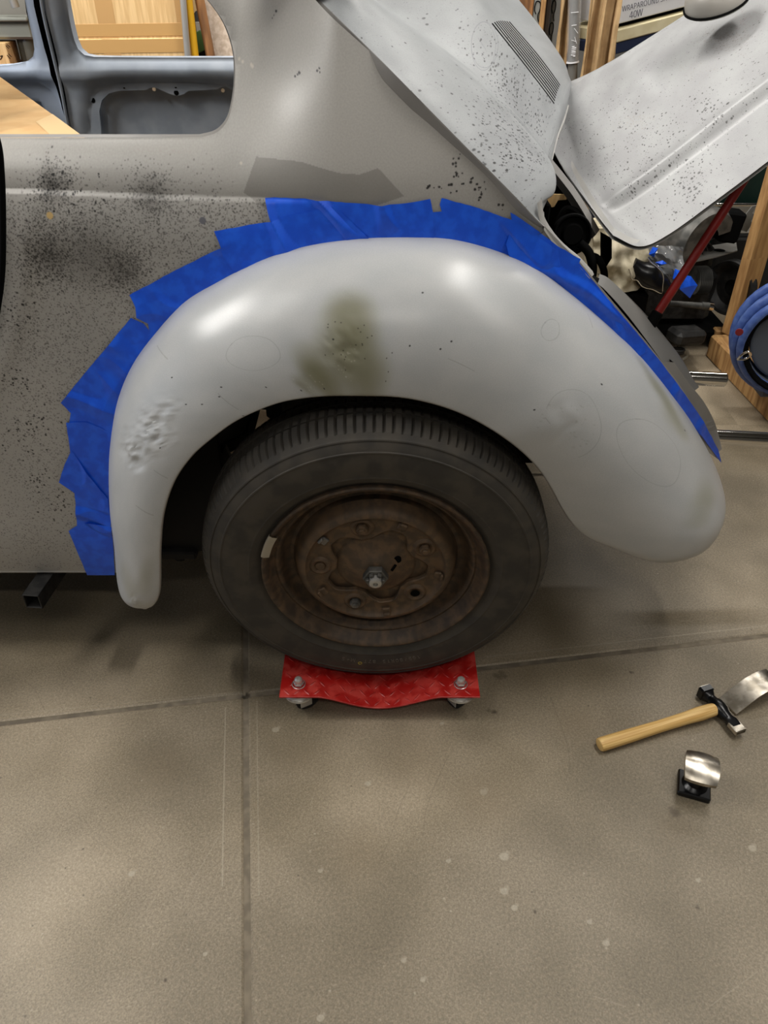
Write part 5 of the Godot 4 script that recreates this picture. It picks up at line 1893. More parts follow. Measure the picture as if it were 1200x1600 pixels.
func build_background_left() -> void:
	var z := -1.98
	# tall carton behind the far window
	var c := thing("tall_carton", "tall taped corrugated carton standing behind the car, seen through the far rear window", "box", Vector3(P(185, 50, z).x, 0, z - 0.2))
	var xl := P(62, 45, z).x; var xr := P(288, 45, z).x
	var b := MB.new()
	b.box(Vector3((xl + xr) * 0.5, 0.74, z - 0.2), Vector3(xr - xl, 1.48, 0.4), Basis.IDENTITY, 0.006)
	part("carton_body", b, M.card, c)
	var seam_y := P(200, 58, z).y
	var fl := MB.new()
	fl.box(Vector3((xl + xr) * 0.5, (0.30 + seam_y) * 0.5 - 0.004, z + 0.004), Vector3(xr - xl - 0.006, seam_y - 0.30, 0.007), Basis(Vector3.BACK, 0.012), 0.002)
	part("lower_flap", fl, M.card, c)
	var tp := MB.new()
	tp.box(Vector3((xl + xr) * 0.5, seam_y + 0.020, z + 0.0012), Vector3(xr - xl - 0.01, 0.036, 0.001), Basis(Vector3.BACK, 0.012), 0.0003)
	tp.box(Vector3((xl + xr) * 0.5, seam_y - 0.026, z + 0.0082), Vector3(xr - xl - 0.01, 0.04, 0.001), Basis(Vector3.BACK, 0.012), 0.0003)
	part("packing_tape", tp, M.card_tape, c)
	var gl := MB.new()
	gl.box(Vector3(P(166, 30, z).x, seam_y + 0.2, z + 0.0006), Vector3(0.058, 0.42, 0.0008), Basis.IDENTITY, 0.0002)
	gl.box(Vector3(P(281, 30, z).x, seam_y + 0.2, z + 0.0006), Vector3(0.022, 0.42, 0.0008), Basis.IDENTITY, 0.0002)
	gl.box(Vector3(P(176, 78, z).x, seam_y - 0.1, z + 0.0080), Vector3(0.058, 0.19, 0.0008), Basis.IDENTITY, 0.0002)
	part("glue_band", gl, mat(Color(0.73, 0.57, 0.36), 0.8), c)
	# poles leaning beside it
	var pole := func(called: String, q: Array, r: float, zz: float, m: Material, label: String, cat: String) -> void:
		var p0 := P(q[0], q[1], zz); var p1 := P(q[2], q[3], zz)
		var d := (p1 - p0)
		var foot := p0 + d * ((p0.y - r) / -d.y)
		var mb := MB.new()
		mb.tube([foot, p0 - d * 0.8], r, 14)
		single(called, mb, m, label, cat)
	pole.call("conduit", [286, 0, 293, 88], 0.0105, -1.945, M.steel, "silver metal conduit leaning beside the tall carton", "pipe")
	pole.call("yellow_pole", [295, 0, 305, 88], 0.0125, -1.965, M.yellow, "yellow pole leaning right beside the silver conduit", "pole")
	pole.call("brown_stake", [312, 0, 329, 88], 0.016, -1.99, M.wood_dark, "round brown wooden stake leaning between the yellow pole and the plywood", "pole")
	var pw := MB.new()
	var pc := P(394, 40, -2.02)
	pw.box(Vector3(pc.x, 0.62, -2.03), Vector3(0.24, 1.24, 0.018), Basis(Vector3.BACK, 0.07), 0.002)
	single("plywood_sheet", pw, M.ply, "pale pinkish plywood sheet standing at the right edge of the far rear window", "plywood")
	# dark tool bag with a label and a green strap
	var tb := thing("tool_bag", "dark tool bag with a white label and green pocket behind the yellow pole", "bag", Vector3(P(310, 50, -2.1).x, 0, -2.14))
	var tm := MB.new()
	tm.box(Vector3(P(316, 50, -2.12).x, 0.56, -2.18), Vector3(0.10, 1.12, 0.12), Basis.IDENTITY, 0.03)
	part("bag_body", tm, M.soot, tb)
	var tl := MB.new()
	var lp := P(311, 42, -2.115)
	tl.box(lp, Vector3(0.022, 0.03, 0.004), Basis.IDENTITY, 0.001)
	part("label_tag", tl, mat(Color(0.6, 0.6, 0.58), 0.6), tb)
	var tg := MB.new()
	tg.box(P(310, 66, -2.112), Vector3(0.05, 0.06, 0.006), Basis(Vector3.BACK, 0.4), 0.002)
	part("green_pocket", tg, mat(Color(0.24, 0.36, 0.16), 0.7), tb)
	# through the far door window: grey cabinet with a rail, pipe, small carton on a red shelf
	var zc := -2.15
	var cab := thing("grey_cabinet", "grey painted steel cabinet behind the far door window", "cabinet", Vector3(P(10, 20, zc).x, 0, zc))
	var cm := MB.new()
	var cx := P(46, 40, zc).x - 0.32
	cm.box(Vector3(cx, 1.30, zc - 0.32), Vector3(0.62, 0.56, 0.3), Basis.IDENTITY, 0.01)
	cm.box(Vector3(cx, 0.46, zc - 0.32), Vector3(0.62, 0.92, 0.3), Basis.IDENTITY, 0.01)
	part("cabinet_body", cm, mat(Color(0.52, 0.51, 0.48), 0.5), cab)
	var ra := MB.new()
	var rp := P(15, 48, zc)
	ra.box(Vector3(cx + 0.02, rp.y, rp.z - 0.07), Vector3(0.60, 0.055, 0.12), Basis.IDENTITY, 0.008)
	ra.box(Vector3(cx + 0.02, rp.y + 0.034, rp.z - 0.06), Vector3(0.60, 0.012, 0.14), Basis.IDENTITY, 0.004)
	part("rail", ra, mat(Color(0.55, 0.56, 0.53), 0.45), cab)
	var pi := MB.new()
	pi.tube([P(8, -30, zc + 0.0), P(25, 12, zc + 0.0)], 0.014, 14)
	part("handle_bar", pi, M.steel, cab)
	var sh := MB.new()
	sh.box(Vector3(cx + 0.1, P(10, 103, zc).y - 0.012, zc - 0.06), Vector3(0.52, 0.02, 0.30), Basis.IDENTITY, 0.003)
	part("red_ledge", sh, mat(Color(0.40, 0.10, 0.09), 0.5), cab)
	var sb := thing("small_carton", "small brown carton with dark slash marks on the red ledge behind the far door window", "box", P(2, 102, zc))
	var sm := MB.new()
	var top := P(12, 64, zc); var bot := P(12, 102, zc)
	sm.box(Vector3(P(-8, 80, zc).x, (top.y + bot.y) * 0.5 - 0.004, zc - 0.03), Vector3(0.105, top.y - bot.y, 0.10), Basis.IDENTITY, 0.002)
	part("carton_body", sm, M.card, sb)
	var mk := MB.new()
	for q in [[9, 71, 14, 76], [11, 70, 16, 74], [13, 84, 18, 89], [11, 86, 16, 92], [0, 88, 4, 87], [4, 87, 2, 91], [2, 91, 0, 93]]:
		mk.tube([P(q[0], q[1], zc + 0.021), P(q[2], q[3], zc + 0.021)], 0.0012, 5)
	part("ink_marks", mk, M.black, sb)
	var jar := MB.new()
	var jp := P(44, 100, zc)
	jar.lathe([[0.0, 0.0], [0.022, 0.0], [0.024, 0.004], [0.024, 0.075], [0.018, 0.088], [0.018, 0.10], [0.0, 0.10]], Transform3D(Basis.IDENTITY, Vector3(jp.x, P(10, 103, zc).y - 0.002, jp.z - 0.05)), 24)
	single("jar", jar, mat(Color(0.35, 0.35, 0.32), 0.3), "small dark grey jar on the red ledge, right of the small carton", "jar")
	var dk := MB.new()
	dk.box(Vector3(P(34, 80, zc).x, P(10, 103, zc).y + 0.05, zc - 0.07), Vector3(0.05, 0.10, 0.08), Basis.IDENTITY, 0.01)
	single("oil_can", dk, mat(Color(0.16, 0.15, 0.10), 0.5), "dark can between the small carton and the jar on the red ledge", "can")

# ====================================================================== behind the car, top right
func fold_cloth(called: String, x0: float, x1: float, z: float, ytop: float, ybot: float, folds: float, amp: float, sd: int, label: String) -> void:
	var n := FastNoiseLite.new()
	n.seed = sd; n.frequency = 2.0
	var rows := []
	for i in 30:
		var v := i / 29.0
		var row := PackedVector3Array()
		for j in 70:
			var u := j / 69.0
			var ph := folds * TAU * u + 1.6 * n.get_noise_2d(u * 2.0, v * 0.25)
			var k := amp * (sin(ph) + 0.35 * sin(ph * 2.3 + 1.0)) * (0.8 + 0.3 * v)
			row.append(Vector3(lerpf(x0, x1, u) + 0.012 * n.get_noise_2d(u * 3.0 + 5.0, v * 0.6) + 0.4 * amp * cos(ph), lerpf(ytop, ybot, v), z + k))
		rows.append(row)
	var b := MB.new()
	b.rows(rows)
	# second face 3 mm behind
	var back := []
	for r in rows:
		var row := PackedVector3Array()
		for p in r: row.append(p + Vector3(0, 0, -0.004))
		back.append(row)
	b.rows(back)
	single(called, b, M.cloth, label, "cloth", "", 70)

func build_background_top() -> void:
	var z := -2.05
	var plank := func(px0: float, px1: float, zz: float, m: Material, label: String, th: float, lean := 0.0) -> void:
		var x0 := P(px0, 40, zz).x; var x1 := P(px1, 40, zz).x
		var b := MB.new()
		b.box(Vector3((x0 + x1) * 0.5, 0.75, zz - th * 0.5), Vector3(x1 - x0, 1.5, th), Basis(Vector3.BACK, lean), 0.003)
		single("plank", b, m, label, "plank", "")
	plank.call(736, 768, z, M.wood, "broad light brown plank, leftmost of the boards stacked behind the louvred deck", 0.025)
	plank.call(805, 831, z - 0.01, M.wood_dark, "orange brown plank between the two grey foam mats", 0.03)
	plank.call(843, 850, z + 0.005, M.wood, "narrow pale plank standing right of the second foam mat", 0.06)
	plank.call(851, 858, z - 0.02, mat(Color(0.2, 0.16, 0.12), 0.8), "dark narrow strip beside the tan cloth", 0.05)  # dark upright strip between the pale plank and the foam
	var fmat := func(px0: float, px1: float, zz: float, label: String) -> void:
		var x0 := P(px0, 40, zz).x; var x1 := P(px1, 40, zz).x
		var o := thing("foam_mat", label, "mat", Vector3((x0 + x1) * 0.5, 0, zz - 0.02), "")
		var b := MB.new()
		b.box(Vector3((x0 + x1) * 0.5, 0.75, zz - 0.02), Vector3(x1 - x0, 1.5, 0.04), Basis.IDENTITY, 0.004)
		part("mat_body", b, M.mat_grey, o)
		var j := MB.new()
		var count := 1 if x1 - x0 < 0.06 else 3
		for c in count:
			var xc := lerpf(x0, x1, (c + 0.5) / count)
			var w := (x1 - x0) / count * 0.36
			for k in 9:
				var y := 0.86 + 0.064 * k
				var pts := []
				for q in [[-0.35, 0.0], [-0.9, 0.010], [-1.0, 0.022], [-0.6, 0.036], [0.5, 0.036], [1.0, 0.026], [0.95, 0.012], [0.45, 0.0], [0.5, -0.012], [0.9, -0.022]]:
					pts.append(Vector3(xc + w * q[0], y + q[1], zz + 0.0005))
				j.tube(spline(pts, 3), 0.0018, 5)
		part("interlock_line", j, M.black, o)
	fmat.call(768, 805, z - 0.015, "grey interlocking foam mat on edge, wider one, left of the orange brown plank")
	fmat.call(831, 843, z - 0.012, "narrow grey interlocking foam mat on edge, right of the orange brown plank")
	fmat.call(858, 866, z - 0.04, "sliver of grey foam mat against the tan cloth")
	var ct := P(900, 0, z).y + 0.12
	fold_cloth("hanging_tarp", P(866, 60, z).x, P(885, 60, z).x, z + 0.03, ct, 0.55, 1.2, 0.016, 3, "tan canvas hanging in folds left of the clear tube")
	fold_cloth("hanging_tarp", P(909, 60, z + 0.1).x, P(966, 60, z + 0.1).x, z + 0.10, ct, 0.50, 2.6, 0.022, 8, "wider tan canvas hanging in folds right of the clear tube")
	# clear tube over a grey pipe
	var tu := thing("clear_tube", "clear plastic tube with pale lettering slipped over a grey pipe between the tan cloths", "tube", Vector3(P(897, 60, z + 0.06).x, 0, z + 0.06))
	var t0 := P(899, -40, z + 0.06); var t1 := P(895, 97, z + 0.06)
	var pip := MB.new()
	var dn := (t1 - t0)
	pip.tube([t0, t0 + dn * 3.2], 0.0165, 20)
	part("grey_pipe", pip, mat(Color(0.40, 0.39, 0.37), 0.5), tu)
	var cl := MB.new()
	cl.tube([t0, t1], 0.0215, 24, false)
	part("sleeve", cl, M.plastic, tu)
	var rg := MB.new()
	rg.tube([t1 - dn.normalized() * 0.002, t1 + dn.normalized() * 0.002], 0.0222, 24)
	part("sleeve_end", rg, M.white, tu)
	var sc := MB.new()
	var mid := P(896, 82, z + 0.083)
	var pts := []
	for k in 16: pts.append(mid + Vector3(0.009 * sin(k * 2.1), 0.002 * k - 0.012, 0.001 * cos(k)))
	sc.tube(spline(pts, 3), 0.0009, 5)
	for q in [[892, 20, 904, 19], [893, 40, 901, 39], [893, 63, 900, 65], [897, 44, 903, 52], [898, 58, 901, 68]]:
		sc.tube([P(q[0], q[1], z + 0.083), P(q[2], q[3], z + 0.083)], 0.0009, 5)
	part("lettering", sc, M.white, tu)
	# shelf with a cream slab and a lamp box, turned away to the right
	var s0 := P(958, 80, -2.0)
	var dx := Vector3(0.93, 0.17, -0.33).normalized()
	var bz := dx.cross(Vector3.UP).normalized()
	var bs := Basis(dx, bz.cross(dx), bz)
	var len := 0.75
	var put := func(called: String, h0: float, h1: float, off: float, depth: float, back: float, m: Material) -> MB:
		var b := MB.new()
		b.box(s0 + dx * (off + len * 0.5) + Vector3(0, (h0 + h1) * 0.5, 0) - bs.z * (depth * 0.5 + back), Vector3(len, h1 - h0, depth), bs, 0.003)
		return b
	var shelf: MB = put.call("shelf", -0.012, 0.024, -0.02, 0.30, 0.0, M.navy)
	for q in [0.05]:
		for w in [0.04, 0.26]:
			shelf.box(Vector3((s0 + dx * q - bs.z * w).x, (s0.y - 0.012) * 0.5, (s0 + dx * q - bs.z * w).z), Vector3(0.03, s0.y - 0.012, 0.03), bs, 0.003)
	single("blue_shelf", shelf, M.navy, "dark blue shelf at the back under a cream foam slab", "shelf")
	single("foam_slab", put.call("foam", 0.024, 0.062, -0.02, 0.28, -0.006, M.cream), M.cream, "cream foam slab lying on the dark blue shelf", "foam")
	var lbx := thing("lamp_box", "white printed shop light box on top of the cream slab", "box", s0)
	var lb: MB = put.call("box", 0.078, 0.22, -0.02, 0.24, 0.004, M.white)
	part("carton_body", lb, M.white, lbx)
	var rest := MB.new()  # black strip added for the shade in the gap under the box
	rest.box(s0 + dx * (len * 0.5) + Vector3(0, 0.070, 0) - bs.z * 0.12, Vector3(len - 0.06, 0.013, 0.18), bs, 0.002)
	single("dark_gap_strip", rest, M.black, "thin black strip added as the shaded gap between the cream slab and the white box", "batten")
	var f := SystemFont.new()
	f.font_names = PackedStringArray(["Droid Sans"])
	for q in [["WRAPAROUND SHOP LIGHT", 0.118, 0.016, 0.012], ["40W", 0.094, 0.020, 0.045]]:
		var tm := TextMesh.new()
		tm.text = q[0]
		tm.font = f
		tm.font_size = 32
		tm.pixel_size = float(q[2]) / 24.0
		tm.depth = 0.0006
		tm.horizontal_alignment = HORIZONTAL_ALIGNMENT_LEFT
		var mi := MeshInstance3D.new()
		mi.name = "printed_words"
		mi.mesh = tm
		mi.material_override = mat(Color(0.42, 0.42, 0.46), 0.6)
		lbx.add_child(mi, true)
		mi.position = dx * float(q[3]) + Vector3(0, q[1], 0) + bs.z * (-0.004 + 0.0008)
		mi.basis = bs

# ====================================================================== behind the car, right: engine, stand, hoses
func build_background_right() -> void:
	var z := -1.75
	# low black trolley added for the darkness under the engine
	var tr := thing("added_dark_trolley", "low black platform trolley added for the darkness under the removed engine", "trolley", Vector3(1.05, 0, -1.85))
	var tm := MB.new()
	tm.box(Vector3(1.17, 0.066, -2.02), Vector3(0.40, 0.03, 0.45), Basis.IDENTITY, 0.006)
	part("deck_board", tm, M.black, tr)
	for sx in [-1, 1]:
		for sz in [-1, 1]:
			var w := MB.new()
			var bx := Transform3D(Basis(Vector3.RIGHT, Vector3.BACK, Vector3.RIGHT.cross(Vector3.BACK)), Vector3(1.17 + sx * 0.16, 0.026, -2.02 + sz * 0.18))
			w.lathe([[0.0, -0.012], [0.024, -0.012], [0.026, -0.006], [0.026, 0.006], [0.024, 0.012], [0.0, 0.012]], bx, 20)
			part("trolley_wheel", w, M.soot, tr)
	var en := thing("engine", "partly stripped dark car engine with a grey fan shroud on the trolley behind the car", "engine", Vector3(1.1, 0.08, -1.85))
	var b := MB.new()
	b.box(Vector3(1.15, 0.19, -2.02), Vector3(0.30, 0.22, 0.34), Basis.IDENTITY, 0.03)
	b.box(Vector3(1.13, 0.33, -2.02), Vector3(0.30, 0.12, 0.26), Basis.IDENTITY, 0.03)
	part("crankcase", b, M.engine, en)
	# fan shroud: tipped half drum with a round opening
	var fs := MB.new()
	var rows := []
	var sc := P(1085, 372, -1.86)
	var fb := Basis(Vector3.UP, 0.45) * Basis(Vector3.BACK, 0.45)
	for j in 9:
		var row := PackedVector3Array()
		for k in 25:
			var a := lerpf(-0.2, PI + 0.2, k / 24.0)
			var rr := 0.115 - (0.012 if j == 0 or j == 8 else 0.0)
			row.append(sc + fb * Vector3(rr * 1.15 * cos(a), rr * sin(a), lerpf(-0.08, 0.07, j / 8.0)))
		rows.append(row)
	fs.rows(rows)
	var face := []
	for s in [0.115, 0.055]:
		var row := PackedVector3Array()
		for k in 25:
			var a := lerpf(-0.2, PI + 0.2, k / 24.0)
			row.append(sc + fb * Vector3((s - 0.012) * 1.15 * cos(a), (s - 0.012) * sin(a) + (0.0 if s > 0.1 else 0.01), 0.07))
		face.append(row)
	fs.rows(face)
	part("fan_shroud", fs, M.alloy, en, "dull grey half-drum fan shroud")
	var fan := MB.new()
	for k in 14:
		var a := TAU * k / 14.0
		fan.box(sc + fb * Vector3(0.034 * cos(a), 0.034 * sin(a) + 0.005, 0.035), Vector3(0.04, 0.004, 0.03), fb * Basis(Vector3.BACK, a), 0.001)
	part("fan", fan, M.engine, en)
	# black box and jagged pale bracket on its right
	var bb := MB.new()
	bb.box(P(1139, 352, -1.88), Vector3(0.075, 0.11, 0.08), Basis(Vector3.BACK, -0.12), 0.008)
	part("air_box", bb, M.black, en)
	var jb := MB.new()
	jb.prism(PackedVector2Array([Vector2(0, 0), Vector2(0.05, 0.01), Vector2(0.045, 0.05), Vector2(0.035, 0.045), Vector2(0.033, 0.075), Vector2(0.018, 0.07), Vector2(0.012, 0.10), Vector2(0, 0.09)]), -0.002, 0.002, Transform3D(Basis(Vector3.BACK, -0.5), P(1148, 356, -1.90)))
	part("bracket", jb, M.mat_grey, en)
	# flat pale tin plate with an oval hole
	var tp := MB.new()
	var pl := PackedVector2Array()
	for q in [[1068, 394], [1100, 386], [1150, 378], [1152, 392], [1118, 402], [1082, 410], [1076, 408]]:
		var p := G(q[0], q[1], 0.36)
		pl.append(Vector2(p.x, -p.z))
	var px := Transform3D(Basis(Vector3.RIGHT, Vector3.FORWARD, Vector3.UP), Vector3.ZERO)
	tp.prism(pl, 0.358, 0.362, px)
	part("tin_plate", tp, mat(Color(0.52, 0.51, 0.49), 0.45, 0.3), en)
	var hole := MB.new()
	var hp := G(1124, 391, 0.3625)
	var hr := PackedVector3Array()
	for k in 20: hr.append(hp + Vector3(0.022 * cos(TAU * k / 20.0), 0, 0.020 * sin(TAU * k / 20.0)))
	hole.fan(hr)
	part("plate_opening", hole, M.black, en)
	# rocker cover in front, held by a bent wire bail
	var rc := MB.new()
	var c0 := P(1014, 432, -1.66)
	var rb := Basis(Vector3(0.80, -0.36, 0.10).normalized(), 0.0) * Basis(Vector3.BACK, -0.55) * Basis(Vector3.RIGHT, 0.5)
	var rrows := []
	for i in 11:
		var t := i / 10.0
		var row := PackedVector3Array()
		var s := sin(PI * clampf(t, 0.06, 0.94))
		for k in 20:
			var a := TAU * k / 20.0
			row.append(c0 + rb * Vector3(lerpf(-0.085, 0.085, t), (0.042 + 0.006 * cos(t * 14.0)) * sin(a) * pow(s, 0.35), 0.045 * cos(a) * pow(s, 0.35)))
		rrows.append(row)
	rc.rows(rrows, false, true)
	rc.fan(rrows[0]); rc.fan(rrows[10])
	part("rocker_cover", rc, M.hammer_black, en, "glossy black rocker cover")
	var wb := MB.new()
	var wpts := []
	for q in [[1012, 402], [1018, 410], [1026, 416], [1034, 424], [1037, 434], [1036, 446], [1034, 458], [1020, 452], [1010, 450], [1002, 446], [996, 438], [988, 436], [985, 428], [982, 420]]: wpts.append(P(q[0], q[1], -1.615))
	wb.tube(spline(wpts, 4), 0.0022, 7)
	part("wire_bail", wb, M.chrome, en)
	# cooling fins of one cylinder
	for k in 8:
		var f := MB.new()
		var fx := Transform3D(Basis(Vector3.UP, 0.2) * Basis(Vector3.RIGHT, Vector3.BACK, Vector3.RIGHT.cross(Vector3.BACK)) * Basis(Vector3.BACK, PI * 0.5), P(1083 + 2.6 * k, 438, -1.80))
		f.lathe([[0.0, -0.0012], [0.052, -0.0012], [0.054, 0.0], [0.052, 0.0012], [0.0, 0.0012]], fx, 28)
		part("cooling_fin", f, M.alloy, en)
	# big pulley on the right
	var pu := MB.new()
	var pxf := Transform3D(Basis(Vector3.UP, -1.05) * Basis(Vector3.RIGHT, Vector3.BACK, Vector3.RIGHT.cross(Vector3.BACK)), P(1140, 450, -1.82))
	pu.lathe([[0.03, -0.01], [0.07, -0.012], [0.078, -0.004], [0.090, 0.010], [0.102, 0.012], [0.105, 0.004], [0.096, -0.006], [0.105, -0.016], [0.104, -0.024], [0.0, -0.026]], pxf, 40)
	part("pulley", pu, M.engine, en)
	var at := MB.new()
	var a0 := P(1046, 474, -1.72); var a1 := P(1112, 479, -1.72)
	at.tube([a0, a0.lerp(a1, 0.75), a0.lerp(a1, 0.76), a1], [0.011, 0.012, 0.0145, 0.0145], 18)
	part("axle_tube", at, M.alloy, en)
	var ri := MB.new()
	ri.tube([a0.lerp(a1, 0.92), a1 + (a1 - a0).normalized() * 0.003], 0.0158, 18)
	part("axle_collar", ri, M.chrome, en)
	# muffler-like black can below
	var mu := MB.new()
	mu.box(P(1072, 524, -1.66), Vector3(0.13, 0.055, 0.09), Basis(Vector3.UP, 0.3) * Basis(Vector3.BACK, -0.06), 0.014)
	single("rubber_block", mu, M.engine, "worn black rubber block lying on the floor in front of the engine", "block")
	var clp := MB.new()
	clp.tube(spline([P(1064, 540, -1.64), P(1072, 546, -1.63), P(1074, 556, -1.63), P(1067, 562, -1.63)], 5), 0.006, 8)
	single("pale_clip", clp, mat(Color(0.45, 0.43, 0.38), 0.6), "small bent grey clip on the floor below the rubber block", "clip")
	var coil := MB.new()
	var cp := P(1058, 553, -1.62)
	for k in 3:
		var ring_pts := []
		for s in 25: ring_pts.append(cp + Vector3(0.022 * cos(TAU * s / 24.0), 0.006 + 0.006 * k, 0.018 * sin(TAU * s / 24.0)))
		coil.tube(ring_pts, 0.004, 7, false)
	single("cable_coil", coil, M.engine, "little coil of dark cable on the floor beside the bent clip", "cable")
	# clear wrap and blue tape scraps over the engine
	var wrap := MB.new()
	var wn := FastNoiseLite.new(); wn.seed = 4; wn.frequency = 14.0
	var wrr := []
	for i in 14:
		var row := PackedVector3Array()
		for j in 14:
			var p := P(lerpf(1012, 1066, j / 13.0), lerpf(384, 448, i / 13.0), -1.70)
			p.z += 0.035 * wn.get_noise_2d(p.x, p.y) + 0.03 * sin(i * 0.25)
			row.append(p)
		wrr.append(row)
	wrap.rows(wrr)
	single("plastic_wrap", wrap, M.plastic, "crumpled clear plastic wrap over the engine top by the rocker cover", "plastic wrap")
	var scraps := [[[[1014, 398], [1020, 386], [1028, 388], [1022, 402]], "blue tape scrap standing at the left edge of the plastic wrap"], [[[1024, 410], [1036, 407], [1042, 412], [1030, 416]], "thin blue tape scrap across the plastic wrap"], [[[1062, 452], [1070, 430], [1080, 432], [1090, 446], [1078, 466]], "larger crumpled blue tape piece right of the red rod"], [[[1051, 436], [1055, 420], [1064, 424], [1062, 440]], "small blue tape piece close to the left of the red rod"]]
	for q in scraps:
		var pts := []
		for v in q[0]: pts.append(P(v[0], v[1], -1.645))
		var cen := Vector3.ZERO
		for p in pts: cen += p
		cen /= pts.size()
		cen.z += 0.012
		var sm := MB.new()
		for k in pts.size():
			sm.tri(cen, pts[k], pts[(k + 1) % pts.size()])
			sm.tri(cen - Vector3(0, 0, 0.002), pts[(k + 1) % pts.size()] - Vector3(0, 0, 0.002), pts[k] - Vector3(0, 0, 0.002))
			sm.quad(pts[k], pts[k] - Vector3(0, 0, 0.002), pts[(k + 1) % pts.size()] - Vector3(0, 0, 0.002), pts[(k + 1) % pts.size()])
		single("tape_scrap", sm, M.tape, q[1], "tape", "", 10)
	# canvas drop cloth bundled left of the engine
	var cv := MB.new()
	var cn := FastNoiseLite.new(); cn.seed = 12; cn.frequency = 5.0; cn.fractal_octaves = 3
	var cr := []
	for i in 24:
		var v := i / 23.0
		var row := PackedVector3Array()
		for j in 24:
			var u := j / 23.0
			var p := P(lerpf(925, 1012, u) + 8.0 * v * (0.5 - u), lerpf(355, 445, v), -1.70)
			p.z += 0.10 * sin(PI * u) * (0.3 + 0.7 * v) + 0.07 * cn.get_noise_2d(p.x, p.y)
			row.append(p)
		cr.append(row)
	cv.rows(cr)
	var bk := []
	for i in [23, 0]:
		var row := PackedVector3Array()
		for p in cr[i]: row.append(p + Vector3(0, -0.004, -0.14))
		bk.append(row)
	cv.rows([cr[23], bk[0], bk[1], cr[0]])
	single("drop_cloth", cv, M.canvas, "bundled off-white canvas drop cloth just below the raised lid's corner", "cloth", "", 70)
	var bx2 := MB.new()
	var dc := P(962, 442, -1.74)
	bx2.box(Vector3(dc.x, dc.y * 0.5 - 0.005, dc.z), Vector3(0.20, dc.y, 0.20), Basis.IDENTITY, 0.008)
	single("black_crate", bx2, M.black, "black crate carrying the canvas drop cloth", "crate")
	# dark green tool chest at the back with a pale lid and a rail
	var gc := thing("green_chest", "dark green steel chest at the back behind the engine", "chest", Vector3(1.6, 0, -2.7))
	var gm := MB.new()
	gm.box(Vector3(1.78, 0.45, -2.62), Vector3(1.4, 0.9, 0.4), Basis.IDENTITY, 0.012)
	part("chest_body", gm, M.green, gc)
	var gr := MB.new()
	var r0 := P(1095, 320, -2.30); var r1 := P(1260, 320, -2.30)
	gr.tube([r0, r1], 0.008, 14)
	part("rail", gr, M.chrome, gc)
	var ws := MB.new()
	ws.box(P(1190, 342, -2.34), Vector3(0.36, 0.12, 0.02), Basis.IDENTITY, 0.004)
	single("white_panel", ws, mat(Color(0.72, 0.71, 0.68), 0.5), "white panel behind the wooden post under the chrome rail", "panel")
	var ft := MB.new()
	var wp := P(1190, 350, -2.34)
	ft.box(Vector3(wp.x, wp.y * 0.5 - 0.03, -2.36), Vector3(0.34, wp.y - 0.05, 0.10), Basis.IDENTITY, 0.006)
	single("dark_carton", ft, M.soot, "dark carton under the white panel", "box")
	# wooden stand: post on a runner
	var st := thing("wooden_stand", "rough timber stand with an upright post on a floor runner", "stand", Vector3(1.31, 0, -1.4))
	var rn := MB.new()
	var g0 := G(1102, 556); var g1 := G(1200, 661)
	var rd := (g1 - g0).normalized()
	var rbs := Basis(rd.cross(Vector3.UP) * -1.0, Vector3.UP, -rd)
	if rbs.x.x < 0.0: rbs = Basis(-rbs.x, Vector3.UP, -rbs.z)
	var far_c := g0 + rbs.x * 0.045
	rn.box(far_c + rd * 0.55 + Vector3(0, 0.045, 0), Vector3(0.09, 0.09, 1.1), Basis(rbs.x, Vector3.UP, rbs.x.cross(Vector3.UP)), 0.006)
	part("runner", rn, M.wood, st)
	var po := MB.new()
	var pb := G(1149, 522, 0.09)
	po.box(Vector3(pb.x, 0.62, pb.z - 0.02), Vector3(0.095, 1.06, 0.04), Basis(Vector3.UP, 0.45), 0.004)
	part("post", po, M.wood, st)
	var cb := MB.new()
	var q0 := Vector3(pb.x + 0.05, 0.045, pb.z - 0.055)
	cb.box(q0 + Vector3(0.2, 0, 0), Vector3(0.62, 0.088, 0.045), Basis.IDENTITY, 0.005)
	part("cross_piece", cb, M.wood, st)
	# reel of blue hose with black cables and a metal clasp round a grey drum
	var rl := thing("hose_reel", "blue hoses and black cables bundled round a slate grey drum at the right edge", "hose reel", P(1215, 555, -1.25))
	var dcen := P(1240, 534, -1.22)
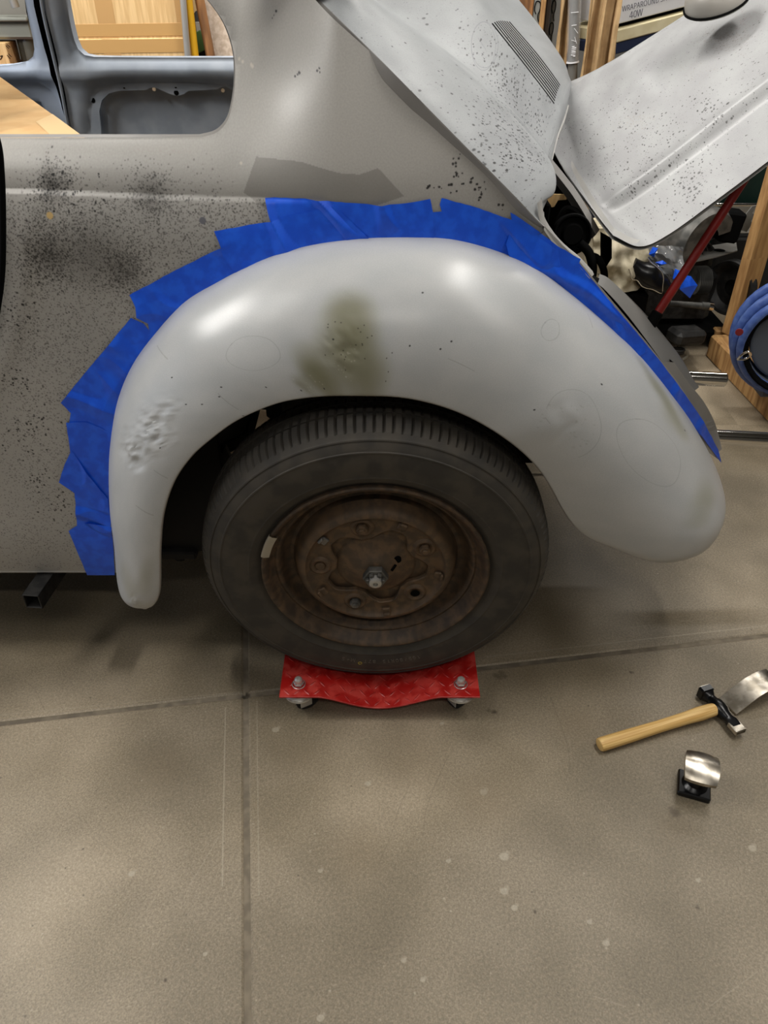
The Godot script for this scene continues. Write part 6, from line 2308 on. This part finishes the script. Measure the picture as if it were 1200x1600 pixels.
	var db := Basis(Vector3.UP, -0.35) * Basis(Vector3.RIGHT, Vector3.BACK, Vector3.RIGHT.cross(Vector3.BACK))
	var dm := MB.new()
	dm.lathe([[0.0, 0.03], [0.115, 0.03], [0.125, 0.024], [0.128, 0.0], [0.128, -0.16], [0.0, -0.16]], Transform3D(db, dcen), 44)
	part("drum", dm, M.slate, rl)
	var k2 := 0
	for q in [[0.150, 0.045, 0.017, 1], [0.168, 0.010, 0.018, 1], [0.152, -0.030, 0.018, 1], [0.172, -0.06, 0.017, 1], [0.137, 0.050, 0.007, 0], [0.141, 0.064, 0.006, 0], [0.150, -0.008, 0.010, 2], [0.142, 0.022, 0.009, 2]]:
		var pts := []
		for s in 37:
			var a := TAU * s / 36.0
			pts.append(dcen + db * Vector3(float(q[0]) * cos(a), float(q[1]) + 0.008 * sin(a * 2.0 + k2), float(q[0]) * sin(a) * 1.02))
		var hm := MB.new()
		hm.tube(pts, q[2], 12, false)
		part("hose" if q[3] == 1 else "cable", hm, [M.black, M.hose_blue, M.slate][q[3]], rl)
		k2 += 1
	var fo := MB.new()
	fo.box(Vector3(dcen.x, (dcen.y - 0.12 + 0.092) * 0.5, dcen.z - 0.05), Vector3(0.10, maxf(0.02, dcen.y - 0.12 - 0.092), 0.10), Basis.IDENTITY, 0.006)
	part("foot", fo, M.slate, rl)
	var cs := MB.new()
	var cq := P(1163, 556, -1.10)
	cs.tube(spline([cq + Vector3(-0.018, -0.012, 0), cq + Vector3(-0.008, 0.008, 0.004), cq + Vector3(0.008, 0.016, 0.006), cq + Vector3(0.016, 0.004, 0.004), cq + Vector3(0.006, -0.010, 0), cq + Vector3(-0.018, -0.012, 0)], 4), 0.0035, 8, false)
	part("metal_clasp", cs, M.chrome, rl)
	var bd := MB.new()
	bd.lathe([[0.0, 0.002], [0.011, 0.0015], [0.0115, 0.0]], Transform3D(db, P(1155, 519, -1.115)), 20)
	part("red_badge", bd, mat(Color(0.5, 0.12, 0.14), 0.5), rl)
